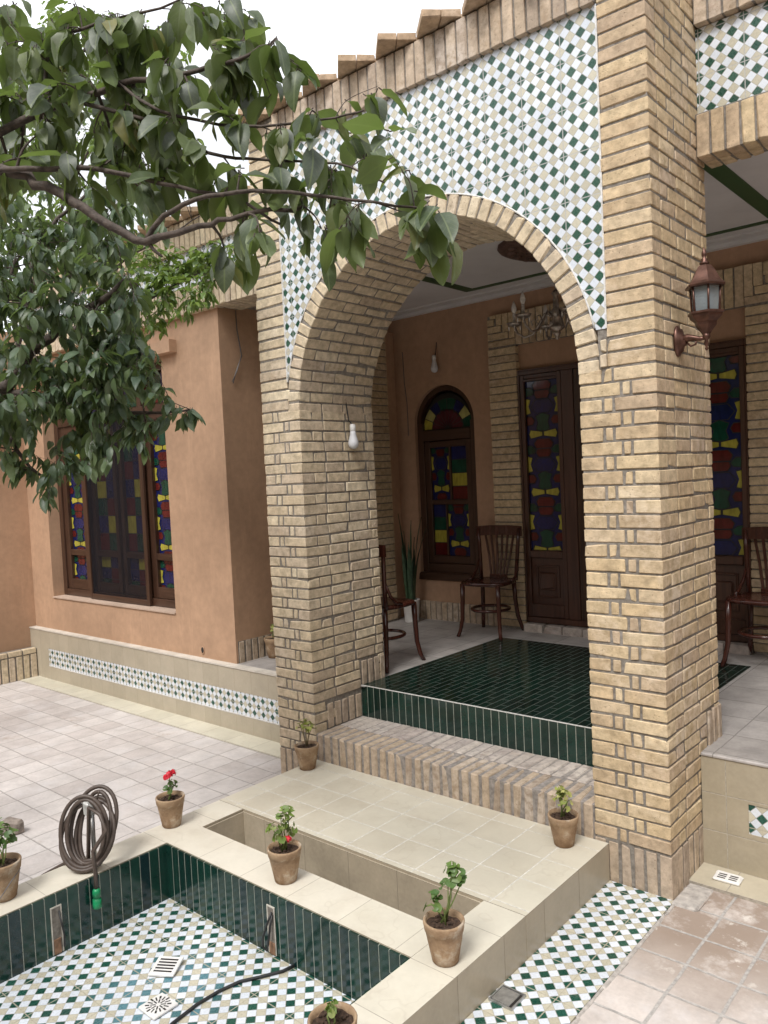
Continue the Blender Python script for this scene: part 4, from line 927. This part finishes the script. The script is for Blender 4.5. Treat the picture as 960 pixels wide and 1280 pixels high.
# ------------------------------------------------------------------ plants in pots
def leaf_disc(mb, c, nrm, r, m=0, n=9, cup=.25):
    nrm = Vector(nrm).normalized(); u = nrm.orthogonal().normalized(); v = nrm.cross(u); c = Vector(c); a0 = R_(0, 6.28)
    vs = [c]; 
    for k in range(n):
        a = a0 + 2*PI*k/n*.93; q = r * (1 + .10*math.cos(5*a) + R_(-.06, .06)); vs.append(c + (u*math.cos(a) + v*math.sin(a))*q + nrm*(cup*r*(1 + .4*math.sin(3*a))))
    mb.add(vs, [(0, k+1, (k+1) % n + 1) for k in range(n-1)], m, True)
def leaf_oval(mb, c, d, nrm, L, W, m=0):
    d = Vector(d).normalized(); nrm = Vector(nrm); nrm = (nrm - d*nrm.dot(d)); nrm = nrm.normalized() if nrm.length > 1e-4 else d.orthogonal().normalized(); s = d.cross(nrm); c = Vector(c)
    row = [(0, .08), (.3, .85), (.6, 1.0), (.85, .55), (1, .0)]; vs = []
    for t, w in row:
        p = c + d*L*t - nrm*L*.12*t*t; vs += [p - s*W*w*.5 + nrm*W*.12*w, p, p + s*W*w*.5 + nrm*W*.12*w]
    fs = []
    for k in range(4): fs += [(k*3, k*3+1, k*3+4, k*3+3), (k*3+1, k*3+2, k*3+5, k*3+4)]
    mb.add(vs, fs, m, True)
pot_me = None
def pot(label, loc, rz=0.0, s=1.0, tone=None):
    global pot_me
    t = thing('potted_plant', label, 'potted plant', loc, rz, 'terracotta pots with small plants'); k_ = R_(.95, 1.05); t.scale = (s*k_, s*R_(.96, 1.04), s*R_(.95, 1.06))
    mb = MB(); mb.lathe([(.044, 0), (.047, .004), (.051, .026), (.0625, .088), (.0665, .110), (.069, .113), (.0735, .142), (.072, .147), (.066, .147), (.062, .13), (.06, .12)], (0,0,0), 32, jit=.008)
    p = mb.build('pot', M_clay, t)
    mb = MB(); n, k_ = 18, 6; vs = [(0, 0, .132)]; fs = []
    for i in range(1, k_):
        for q in range(n):
            a = 2*PI*q/n; r = .0655*i/(k_-1); vs.append((r*math.cos(a), r*math.sin(a), .129 + R_(-.006, .006)))
    for q in range(n): fs.append((0, 1+q, 1+(q+1) % n))
    for i in range(k_-2):
        for q in range(n): fs.append((1+i*n+q, 1+i*n+(q+1) % n, 1+(i+1)*n+(q+1) % n, 1+(i+1)*n+q))
    mb.add(vs, fs, 0, False)
    for q in range(26): 
        a = R_(0, 6.28); r = R_(0, .055); mb.brick(-.004, .004, -.004, .004, -.003, .003, .001, .0015, M=Matrix.Translation((r*math.cos(a), r*math.sin(a), .133)) @ Matrix.Rotation(R_(0, 3), 4, 'Z'))
    mb.build('soil', M_soil, t, fix=False)
    return t
def stems(t, paths, r=.0035, mat=None):
    mb = MB()
    for p in paths: mb.tube(p, [r*1.15] + [r]*(len(p)-2) + [r*.6], 7)
    return mb.build('stem', mat or M_stem, t)
def geranium(t, tips, n, r, mat, spread=.035, z0=.128, smat=None):
    paths = []; lf = MB()
    for tp in tips:
        tp = Vector(tp); b = Vector((R_(-.012, .012), R_(-.012, .012), z0)); paths.append([b, b.lerp(tp, .5) + Vector((R_(-.012, .012), R_(-.012, .012), 0)), tp])
        for k in range(n):
            d = Vector((R_(-1, 1), R_(-1, 1), R_(-.5, .9))).normalized(); c = tp + d*spread*R_(.3, 1.1); paths.append([tp, tp.lerp(c, .6), c]) if k % 2 == 0 else None
            leaf_disc(lf, c, (d + Vector((0, -.3, .8))), r*R_(.65, 1.2))
    stems(t, paths, .0028, smat or M_gstem); lf.build('leaf', mat, t, fix=False)
def blossoms(t, pts, n=9, r=.016):
    mb = MB()
    for p in pts:
        for k in range(n):
            d = Vector((R_(-1, 1), R_(-1, 1), R_(-.4, 1))).normalized(); leaf_disc(mb, Vector(p) + d*r*R_(.4, 1.1), d, r*.62, cup=.1)
    mb.build('flower', M_red, t, fix=False)
V = Vector
CR = V((.7556, .6534, 0))           # towards the right of the photo
def rl(a, z, b=0): return (CR.x*a - CR.y*b, CR.y*a + CR.x*b, z)
t = pot('terracotta pot with one tall leggy geranium stem, nearest on the platform corner', (1.768, -1.154, ZP)); geranium(t, [rl(.035, .325), rl(.068, .275), rl(-.025, .22), rl(.02, .265), rl(.05,.30), rl(-.04,.20)], 6, .0165, M_dleaf, .026)
t = pot('terracotta pot with a bushy green plant and a low red flower, before the planter trough', (.873, -1.112, ZP), .8); geranium(t, [rl(-.01, .275), rl(.03, .25), rl(-.055, .245), rl(.04, .205), rl(-.02, .205), rl(.02, .295)], 6, .016, M_gleaf, .026); blossoms(t, [rl(.005, .185, -.02)], 8, .014)
t = pot('terracotta pot with a yellow green shrub beside the right brick pillar', (1.692, -.125, ZP), 2.0); geranium(t, [rl(0, .235), rl(.015, .26), rl(-.02, .255), rl(.03, .22), rl(-.03, .21)], 9, .0125, M_yleaf, .028)
t = pot('terracotta pot with a yellow green shrub at the foot of the left brick pillar', (-.016, -.135, ZP), 3.0); geranium(t, [rl(0, .245), rl(.015, .285), rl(-.02, .275), rl(.03, .255), rl(-.035, .25)], 9, .013, M_yleaf, .026, smat=M_stem)
t = pot('terracotta pot with a bright red geranium bloom on the pool rim corner', (-.030, -1.085, ZP), 1.0); geranium(t, [rl(.012, .20), rl(-.01, .185), rl(.03, .19)], 6, .015, M_dleaf, .022); stems(t, [[rl(0, .15), rl(.004, .2), rl(.004, .245)]], .003, M_gstem); blossoms(t, [rl(.004, .252), rl(-.014, .246), rl(.02, .258)], 9, .018)
t = pot('terracotta pot wrapped with a loose brown wire at the left edge of the pool', (-.02, -1.935, ZP), .4, 1.05); geranium(t, [rl(-.02, .235), rl(.03, .24), rl(-.045, .27), rl(.0, .28), rl(-.05, .21), rl(.02, .21)], 7, .018, M_dleaf, .03)
mb = MB(); mb.tube([rl(.066*math.cos(a)*(1-.1*k/9), .10 - .012*k + .02*math.sin(a*2), -.066*math.sin(a)*(1-.1*k/9)) for k, a in enumerate([.1 + .3*i for i in range(10)])], .0025, 6); mb.build('wire', M_wire, t)
t = pot('terracotta pot of soil with a tiny seedling at the bottom edge', (1.812, -1.765, ZP), 5.0); geranium(t, [rl(.0, .178), rl(.02, .185), rl(-.02, .17)], 6, .011, M_gleaf, .016)
t = pot('pale terracotta pot half hidden behind the left brick pillar', (-1.345, .79, fz(-1.345, .79)), 1.2, 1.12); geranium(t, [rl(.0, .20), rl(.02, .22), rl(-.015, .24)], 7, .013, M_yleaf, .025)

sp = thing('snake_plant', 'tall snake plant in a white pot below the arched window', 'potted plant', (-1.19, 2.36, ZF))
mb = MB(); mb.lathe([(.062, 0), (.066, .01), (.078, .20), (.082, .205), (.082, .215), (.074, .215), (.07, .19)], (0,0,0), 24); mb.build('pot', M_wplastic, sp)
mb = MB(); mb.lathe([(.0, .190), (.071, .192)], (0,0,0), 16); mb.build('soil', M_soil, sp, fix=False)
for k, (a, h, lean) in enumerate(((-.5, .78, .05), (.2, .62, .03), (.9, .80, .10), (1.6, .50, .06), (2.4, .45, .05), (3.1, .84, .09), (3.9, .55, .04), (4.6, .68, .03), (5.4, .58, .05), (.5, .70, .14))):
    mb = MB(); q = 9; vs = []; fs = []; tw = R_(0, 3)
    for i in range(q+1):
        u = i/q; w = .024*(1 - u**3)*(.75 + .5*math.sin(u*2.6)); an = tw + u*.9; cx = (.03 + lean*u*u)*math.cos(a); cy = (.03 + lean*u*u)*math.sin(a)
        vs += [(cx - w*math.cos(an), cy - w*math.sin(an), .18 + h*u), (cx + .006*math.sin(an), cy - .006*math.cos(an), .18 + h*u), (cx + w*math.cos(an), cy + w*math.sin(an), .18 + h*u)]
    for i in range(q): fs += [(i*3, i*3+1, i*3+4, i*3+3), (i*3+1, i*3+2, i*3+5, i*3+4)]
    mb.add(vs, fs, 0, True); mb.build('leaf', M_snake, sp, fix=False)

# ------------------------------------------------------------------ hose, covers, stone
hs = thing('hose_stand', 'grey metal standpipe with a clear outlet box on the pool rim inside the coiled hose', 'standpipe', (.035, -1.545, ZP))
mb = MB(); mb.tube([(0, 0, -.01), (0, 0, .245)], .011, 10); mb.lathe([(.03, 0), (.03, .006), (.014, .012)], (0,0,0), 14); mb.build('pipe', M_steel, hs)
mb = MB(); mb.brick(-.03, .012, -.028, .022, .235, .30, .006, .001); mb.tube([(-.03, 0, .27), (-.06, -.005, .27)], .009, 8); mb.build('outlet_box', M_clear, hs)
hc = thing('garden_hose', 'brown garden hose coiled upright on the pool rim with a green connector', 'hose', (.03, -1.56, ZP))
mb = MB(); pts = []; D1 = V((.80, .60, 0)).normalized(); D2 = V((-D1.y, D1.x, 0)); turns = 7; N = 34
for i in range(turns*N):
    a = -PI/2 + 2*PI*i/N; k = i/N; rx = .092 + .016*math.sin(k*2.3) ; rz = .140 + .012*math.sin(k*1.7 + 1); off = .034*math.sin(k*2.9 + .4)*(1 + .0*k); lean = .05
    cz = .012 + rz + .004*(turns-k)
    pts.append(D1*(rx*math.cos(a) + .022*math.sin(k*3.1)) + D2*(off + lean*math.sin(a)) + V((0, 0, max(.013, cz + rz*math.sin(a)))))
e = pts[-1]; 
# last turn runs over the top and hangs down into the pool
endp = [D1*.08 + D2*-.055 + V((0, 0, .265)), D1*.115 + D2*-.075 + V((0, 0, .20)), V((.118, -.05, .12)), V((.128, -.05, .02)), V((.130, -.052, -.06))]
st0 = [V((-.55, -.30, -.165)), V((-.35, -.20, -.155)), V((-.20, -.13, -.05)), V((-.10, -.06, .015))]
allp = st0 + pts + [D1*.02 + D2*-.03 + V((0, 0, .288))] + endp
mb.tube(allp, .0095, 9); mb.tube([D1*.03 + D2*.02 + V((0, 0, .285)), D1*.045 + D2*.02 + V((0, 0, .33)), D1*.05 + D2*.025 + V((0, 0, .348))], .004, 6); mb.build('hose', M_hose, hc)
mb = MB(); mb.lathe([(.011, 0), (.020, -.006), (.022, -.012), (.022, -.035), (.017, -.038), (.017, -.046), (.024, -.048), (.025, -.085), (.018, -.09)], (.130, -.052, -.045), 14); cn = mb.build('connector', M_gplastic, hc); cn.scale = (.8, .8, 1); cn.location = (.026, -.0104, 0)
mb = MB(); zz = PZ + .0075
mb.tube([(1.03, PY1 - .01, zz), (1.02, -1.28, zz), (.975, -1.36, zz), (.93, -1.43, zz), (.91, -1.52, zz), (.905, -1.62, zz), (.92, -1.74, zz), (.96, -1.9, zz), (1.02, -2.2, zz), (1.02, -2.6, zz), (.9, -3.1, zz)], .0065, 8)
tag(mb.build('pool_cable', M_black), 'black cable lying across the mosaic floor of the pool', 'cable')
def drain(label, loc, rz, kind, tilt=0.0, s=.055):
    t = thing('drain_cover', label, 'drain cover', loc, rz, 'white plastic drain covers'); t.rotation_euler = (tilt, 0, rz)
    mb = MB(); mb.brick(-s, s, -s, s, 0, .012, .003, .0003); mb.build('plate', M_wplastic, t)
    mb = MB()
    if kind == 'line':
        for k in range(5): mb.box(-s*.72, s*.72, -s*.62 + k*s*.31 - .0042, -s*.62 + k*s*.31 + .0042, .0115, .0125)
    elif kind == 'radial':
        for k in range(8):
            a = PI*k/4; M = Matrix.Rotation(a, 4, 'Z'); 
            for (r0, r1, w) in ((.18, .55, .05), (.62, .92, .07)): mb.add([M @ V((s*r0, -s*w, .0125)), M @ V((s*r1, -s*w, .0125)), M @ V((s*r1, s*w, .0125)), M @ V((s*r0, s*w, .0125))], [(0,1,2,3)])
            M = Matrix.Rotation(a + PI/8, 4, 'Z'); mb.add([M @ V((s*.45, -s*.05, .0125)), M @ V((s*.85, -s*.05, .0125)), M @ V((s*.85, s*.05, .0125)), M @ V((s*.45, s*.05, .0125))], [(0,1,2,3)])
    else:
        for sx in (-1, 1):
            for k in range(3): mb.box(sx*s*.42 - s*.3, sx*s*.42 + s*.3, -s*.5 + k*s*.42 - .007, -s*.5 + k*s*.42 + .003, .0115, .0125)
    mb.build('slot', M_dark, t, fix=False)  # slots are dark patches painted for shade, not cut through
    return t
drain('white drain cover with straight slots, lying loose and tilted on the pool mosaic', (.609, -1.561, PZ + .008), .55, 'line', .10)
drain('white drain cover with a radial slot pattern on the pool mosaic', (.792, -1.719, PZ + .002), .0, 'radial')
d3 = drain('white double drain cover on the tan tiles beside the right pillar', (2.285, .30, .015), .05, 'double', 0, .05); d3.scale = (1.15, .85, 1)
dk = thing('open_drain', 'open square floor drain with a grey lip in the mosaic strip below the platform', 'drain', (1.912, -.985, .006)); dk.scale = (.62, .62, 1)
mb = MB(); mb.box(-.075, .075, -.075, .075, -.002, .0008); mb.build('pit', M_dark, dk)  # thin dark sheet painted as the shade of the pit; nothing is sunk
mb = MB(); frame = ((-.08, .08, -.08, -.072), (-.08, .08, .072, .08), (-.08, -.072, -.072, .072), (.072, .08, -.072, .072))
for f in frame: mb.box(f[0], f[1], f[2], f[3], 0, .008)
mb.brick(-.07, .05, -.062, .064, .001, .007, .002, .0005); mb.build('lip', M_steel, dk)
mb = MB(); mb.brick(-.05, .05, -.035, .035, 0, .085, .012, .012); o = tag(mb.build('broken_brick', plain('grey_brown_rubble', (.26,.22,.19), .95, nscale=30, nvar=.35, bump=.8, dist=.01)), 'broken lump of brick standing on the pavement behind the left pot', 'stone'); o.location = (-1.06, -1.454, 0); o.rotation_euler = (0, .1, .6)

# ------------------------------------------------------------------ trees
def leaf_mesh(mb, c, d, nrm, L, W, fold=.25, curl=.35, tw=0.0):
    d = Vector(d).normalized(); nrm = Vector(nrm); nrm = nrm - d*nrm.dot(d); nrm = nrm.normalized() if nrm.length > 1e-3 else d.orthogonal().normalized(); s = d.cross(nrm)
    rows = [(0, .12), (.14, .62), (.34, .98), (.56, .95), (.78, .60), (.92, .25), (1, .0)]; vs = []; base = len(mb.v)
    if mb.uv is None: mb.uv = []
    for t, w in rows:
        a = tw*t; ss = s*math.cos(a) + nrm*math.sin(a); nn = nrm*math.cos(a) - s*math.sin(a)
        p = Vector(c) + d*L*(t - .10*curl*t*t*t) - nrm*L*curl*.5*t*t
        wv = .06*math.sin(t*9 + tw*5)*W
        vs += [p - ss*W*w*.5 + nn*(W*fold*w*.5 + wv), p, p + ss*W*w*.5 + nn*(W*fold*w*.5 - wv)]; mb.uv += [(.5 - w*.5, t), (.5, t), (.5 + w*.5, t)]
    fs = []
    for k in range(len(rows)-1): fs += [(k*3, k*3+1, k*3+4, k*3+3), (k*3+1, k*3+2, k*3+5, k*3+4)]
    mb.add(vs, fs, 0, True)
def smooth_path(pts, n=4):
    out = []
    P = [pts[0]] + list(pts) + [pts[-1]]
    for i in range(1, len(P)-2):
        for k in range(n):
            t = k/n; a, b, c, d = P[i-1], P[i], P[i+1], P[i+2]
            out.append(.5*((2*b) + (c-a)*t + (2*a-5*b+4*c-d)*t*t + (3*b-a-3*c+d)*t*t*t))
    out.append(pts[-1]); return out
def tree(name, label, base, trunk_pts, trunk_r, branches, tips, leafspec, mat):
    """trunk_pts world points; branches list of (points, r0, r1); tips world points that carry leafy twigs"""
    root = thing(name, label, 'tree', base); B = Vector(base); loc = lambda p: Vector(p) - B
    wood = MB(); tp = smooth_path([loc(p) for p in trunk_pts]); n = len(tp); wood.tube(tp, [trunk_r*(1 - .70*i/(n-1)) for i in range(n)], 12); wood.build('trunk', M_bark, root)
    limb = MB(); nodes = []
    for pts, r0, r1 in branches:
        sp_ = smooth_path([loc(p) for p in pts]); n = len(sp_)
        sp_ = [p + Vector((R_(-1, 1), R_(-1, 1), R_(-1, 1)))*r0*.35 if 0 < i < n-1 else p for i, p in enumerate(sp_)]
        rs = [r0 + (r1-r0)*i/(n-1) for i in range(n)]; limb.tube(sp_, rs, 8)
        nodes += [(p, r) for p, r in zip(sp_, rs)]
    lf = MB(); nl, L0, L1, wr, droop, spread = leafspec
    for tpnt in tips:
        q = loc(tpnt)
        cand = sorted(nodes, key=lambda a: (a[0]-q).length)
        a0 = cand[min(len(cand)-1, int(abs(random.gauss(0, 2))))]; a = a0[0]
        dist = (q-a).length
        mid = a.lerp(q, .5) + Vector((R_(-1, 1), R_(-1, 1), R_(-.2, 1)))*dist*.14
        path = smooth_path([a, mid, q], 5); rr = min(a0[1]*.6, .0055 if L1 > .09 else .004)
        limb.tube(path, [rr*(1-.65*i/(len(path)-1)) for i in range(len(path))], 6)
        if dist > .12: nodes.append((mid, rr*.8))
        dirv = (q - mid).normalized()
        k_n = max(3, int(nl * R_(.7, 1.3)))
        for k in range(k_n):
            t = 1 - (k/k_n)**1.3 * min(.85, spread*1.6/max(dist, .05)); i = min(len(path)-1, max(0, int(t*(len(path)-1)+.5))); p = path[i] + Vector((R_(-1,1), R_(-1,1), R_(-1,1)))*.012
            az = R_(0, 2*PI); side = Vector((math.cos(az), math.sin(az), 0))
            d = (side*R_(.35, 1.0) + dirv*R_(.1, .8) + Vector((0, 0, -droop*R_(.35, 1.5)))).normalized()
            nn = Vector((R_(-.6, .6), R_(-.6, .6), 1)) + side*.5
            L = R_(L0, L1); pet = p + d*L*.12; limb.tube([p, pet], .0016 if L1 > .09 else .0012, 4, caps=False)
            leaf_mesh(lf, pet, d, nn, L, L*R_(wr*.85, wr*1.15), R_(.1, .6), R_(.05, 1.2), R_(-.9, .9))
    limb.build('limb', M_bark, root); lf.build('crown', mat, root, fix=False)
    return root
def px(l): return [AT(*a) for a in l]
tb = (-.45, -2.80, 0)
br1 = px([(-260,170,2.65), (-120,190,2.35), (0,209,2.1), (60,236,2.05), (120,272,2.0), (183,301,1.95), (235,287,1.93), (290,273,1.9), (380,258,1.88)])
br1b = px([(183,301,1.95), (205,270,1.93), (260,246,1.9), (340,238,1.85), (440,250,1.8), (535,262,1.75)])
br1c = px([(183,301,1.95), (203,321,1.95)])
br2 = px([(-120,205,2.2), (0,211,2.05), (120,212,2.02), (200,230,2.0), (290,248,1.95), (350,280,1.9)])
br3 = px([(-170,240,2.4), (0,166,2.2), (90,125,2.12), (150,106,2.08), (230,92,2.0), (300,72,1.95), (345,48,1.9)])
br4 = px([(90,125,2.12), (180,150,2.05), (260,190,2.0), (330,200,1.95), (420,205,1.88), (480,228,1.8)])
br5 = px([(150,106,2.08), (200,138,2.0), (300,158,1.95), (400,150,1.88), (455,138,1.8)])
br6 = px([(60,135,2.15), (62,60,2.15), (120,30,2.1), (200,10,2.05), (260,-20,2.0)])
br7 = px([(0,166,2.2), (30,130,2.2), (60,100,2.2), (110,60,2.2)])
tips1 = [(560,285,1.72),(535,300,1.74),(520,262,1.75),(548,262,1.74),(505,205,1.78),(485,165,1.8),(468,112,1.8),(470,195,1.8),(440,255,1.8),(425,285,1.83),(395,290,1.85),(405,300,1.85),(440,170,1.85),(395,130,1.88),(372,75,1.9),(345,120,1.92),(335,62,1.92),(318,95,1.93),(300,35,1.95),(285,95,1.95),(268,60,1.97),(255,20,2.0),(238,110,2.0),(215,80,2.0),(205,30,2.02),(180,65,2.05),(165,20,2.05),(140,85,2.08),(120,45,2.1),(100,100,2.1),(85,30,2.12),(60,85,2.15),(45,35,2.15),(25,110,2.18),(10,60,2.18),(15,10,2.15),
 (300,290,1.92),(280,320,1.93),(312,325,1.92),(325,290,1.9),(345,215,1.92),(365,190,1.92),(380,240,1.88),(300,215,1.95),(275,235,1.96),(250,180,2.0),(240,215,1.98),(200,190,2.02),(165,170,2.05),(140,200,2.05),(110,165,2.1),(80,200,2.1),(50,165,2.12),(25,205,2.12),(215,150,2.02),(310,150,1.95),(350,160,1.93),(420,215,1.86),(415,240,1.86),(330,250,1.93),(190,240,1.98),(150,130,2.08),(270,135,1.98),(385,175,1.9),(10,240,2.15)]
tips1 = [AT(u + R_(-8, 8), v + R_(-8, 8), d + R_(-.10, .14)) for u, v, d in tips1]
tips1 += [AT(R_(-10, 330), R_(0, 235), R_(2.0, 2.5)) for k in range(60)] + [AT(R_(-10, 180), R_(20, 210), R_(2.3, 2.8)) for k in range(40)]
tree('persimmon_tree', 'tree with broad drooping grey green leaves reaching in from the upper left', tb, [tb, (-.48, -2.82, .8), (-.38, -2.76, 1.6), (-.30, -2.70, 2.2), br3[0]], .085,
     [([Vector((-.32, -2.71, 2.1)), br1[0].lerp(Vector((-.32, -2.71, 2.1)), .4), *br1], .022, .0045), (br1b, .0075, .0025), (br1c, .006, .003), ([br1[0], *br2], .010, .003), (br3, .013, .003), (br4, .006, .002), (br5, .005, .002), (br6, .006, .002), (br7, .006, .003)],
     tips1, (6.6, .058, .108, .55, .9, .20), M_leaf1)

def in_poly(u, v, P):
    c = False; j = len(P)-1
    for i in range(len(P)):
        if (P[i][1] > v) != (P[j][1] > v) and u < (P[j][0]-P[i][0])*(v-P[i][1])/(P[j][1]-P[i][1]) + P[i][0]: c = not c
        j = i
    return c
def scatter(P, n, d0, d1):
    us = [p[0] for p in P]; vs = [p[1] for p in P]; out = []
    while len(out) < n:
        u, v = R_(min(us), max(us)), R_(min(vs), max(vs))
        if in_poly(u, v, P): out.append(AT(u, v, R_(d0, d1)))
    return out
tb2 = (-1.25, -2.05, 0)
L1 = px([(-190,470,3.9), (-60,500,3.6), (0,488,3.5), (45,440,3.4), (110,385,3.35), (160,350,3.3)])
L2 = px([(0,488,3.5), (80,500,3.35), (160,515,3.3), (238,512,3.25)]); L3 = px([(45,440,3.4), (35,360,3.5), (60,290,3.5), (110,240,3.5)]); L4 = px([(0,520,3.5), (30,575,3.4), (60,600,3.35)]); L5 = px([(-60,500,3.6), (0,400,3.7), (20,320,3.7)])
tips2 = scatter([(-40,290), (60,240), (150,230), (150,320), (190,395), (200,440), (150,470), (100,500), (40,540), (-40,560)], 240, 3.1, 3.9) + scatter([(40,440), (180,410), (205,470), (190,500), (150,520), (90,520)], 66, 3.1, 3.4)
tips2 += scatter([(-20,225), (120,225), (230,250), (200,310), (60,300), (-20,300)], 46, 3.4, 4.1)
tips2 += scatter([(-10,480), (60,500), (150,490), (200,530), (130,585), (60,600), (-10,600)], 34, 3.15, 3.5)
tips2 += [AT(*a) for a in ((238,512,3.25),(228,520,3.25),(215,505,3.25),(180,560,3.25),(165,545,3.25),(150,535,3.25),(185,530,3.25),(140,500,3.3),(120,560,3.3),(100,575,3.3),(128,545,3.3),(95,590,3.3),(60,625,3.3),(52,620,3.3),(15,590,3.35),(28,585,3.35),(8,570,3.35),(45,570,3.3),(70,555,3.3),(110,520,3.3),(85,540,3.3),(200,480,3.25),(-10,600,3.4))]
tree('laurel_tree', 'dense dark green tree at the left edge in front of the plastered wall', tb2, [tb2, (-1.22, -2.08, .9), (-1.12, -2.02, 1.7), (-1.05, -1.98, 2.15), L1[0]], .10,
     [([Vector((-1.05, -1.98, 2.15)), *L1], .045, .010), (L2, .016, .004), (L3, .018, .005), (L4, .012, .004), (L5, .02, .005)], tips2, (9.5, .048, .090, .43, .85, .18), M_leaf2)
tb3 = (-2.9, -1.6, 0)
K1 = px([(-120,500,6.0), (20,440,5.5), (120,400,5.2), (180,378,5.0), (230,350,4.9), (300,330,4.8)]); K2 = px([(120,400,5.2), (150,330,5.3), (200,300,5.2), (250,270,5.2)]); K3 = px([(20,440,5.5), (60,300,5.6), (110,190,5.6), (150,130,5.6)]); K4 = px([(60,300,5.6), (140,230,5.5), (220,190,5.4)])
tips3 = scatter([(-20,60), (60,0), (240,40), (250,140), (120,200), (-20,200)], 110, 5.0, 6.2) + scatter([(90,330), (170,300), (240,320), (262,350), (255,385), (200,420), (120,430)], 120, 4.5, 5.3) + scatter([(180,300), (290,300), (315,330), (270,365), (190,400)], 42, 4.6, 5.0) + scatter([(-20,60), (120,90), (240,150), (260,200), (200,260), (100,300), (-20,330)], 190, 4.9, 6.0)
tree('orange_tree', 'tree with small bright green leaves behind the dark tree, before the left mosaic lintel', tb3, [tb3, (-2.9, -1.62, 1.0), (-2.82, -1.55, 2.0), K1[0]], .09,
     [([Vector((-2.85, -1.57, 1.8)), *K1], .035, .006), (K2, .012, .004), (K3, .02, .005), (K4, .012, .004)], tips3, (11.0, .04, .075, .44, .35, .16), M_leaf3)

# ------------------------------------------------------------------ light
w = bpy.data.worlds.new('World'); SC.world = w; w.use_nodes = True; nt = w.node_tree; nt.nodes.clear()
sky = nt.nodes.new('ShaderNodeTexSky'); sky.sky_type = 'NISHITA'; sky.sun_disc = False
SUN_EL, SUN_AZ = 54.0, 165.0         # azimuth clockwise from +y
sky.sun_elevation = math.radians(SUN_EL); sky.sun_rotation = math.radians(SUN_AZ); sky.dust_density = 3.0; sky.air_density = 1.0
mx = nt.nodes.new('ShaderNodeMix'); mx.data_type = 'RGBA'; mx.inputs[0].default_value = .80; nt.links.new(sky.outputs[0], mx.inputs[6]); mx.inputs[7].default_value = (10.4, 10.5, 10.7, 1)
bg = nt.nodes.new('ShaderNodeBackground'); bg.inputs[1].default_value = .13; out = nt.nodes.new('ShaderNodeOutputWorld'); 
tc = nt.nodes.new('ShaderNodeTexCoord'); cn_ = nt.nodes.new('ShaderNodeTexNoise'); cn_.inputs['Scale'].default_value = 2.6; cn_.inputs['Detail'].default_value = 5; nt.links.new(tc.outputs['Generated'], cn_.inputs[0])
mr = nt.nodes.new('ShaderNodeMapRange'); nt.links.new(cn_.outputs['Fac'], mr.inputs[0]); mr.inputs[1].default_value = .35; mr.inputs[2].default_value = .65; mr.inputs[3].default_value = .68; mr.inputs[4].default_value = 1.25
vm = nt.nodes.new('ShaderNodeVectorMath'); vm.operation = 'SCALE'; nt.links.new(mx.outputs[2], vm.inputs[0]); nt.links.new(mr.outputs[0], vm.inputs['Scale'])
nt.links.new(vm.outputs[0], bg.inputs[0]); nt.links.new(bg.outputs[0], out.inputs[0])
sl = bpy.data.lights.new('sun', 'SUN'); sl.energy = 2.35; sl.angle = math.radians(20); sl.color = (1, .97, .93)
so = bpy.data.objects.new('sun', sl); COL.objects.link(so)
el, az = math.radians(SUN_EL), math.radians(SUN_AZ); sd = Vector((math.sin(az)*math.cos(el), math.cos(az)*math.cos(el), math.sin(el)))
so.rotation_euler = sd.to_track_quat('Z', 'Y').to_euler(); so.location = sd*20
SC.view_settings.view_transform = 'Standard'; SC.view_settings.look = 'None'; SC.view_settings.gamma = 1; SC.view_settings.exposure = 0.48
SC.cycles.max_bounces = 8; SC.cycles.diffuse_bounces = 4; SC.cycles.glossy_bounces = 3; SC.cycles.transmission_bounces = 4; SC.cycles.transparent_max_bounces = 8
SC.cycles.use_denoising = True
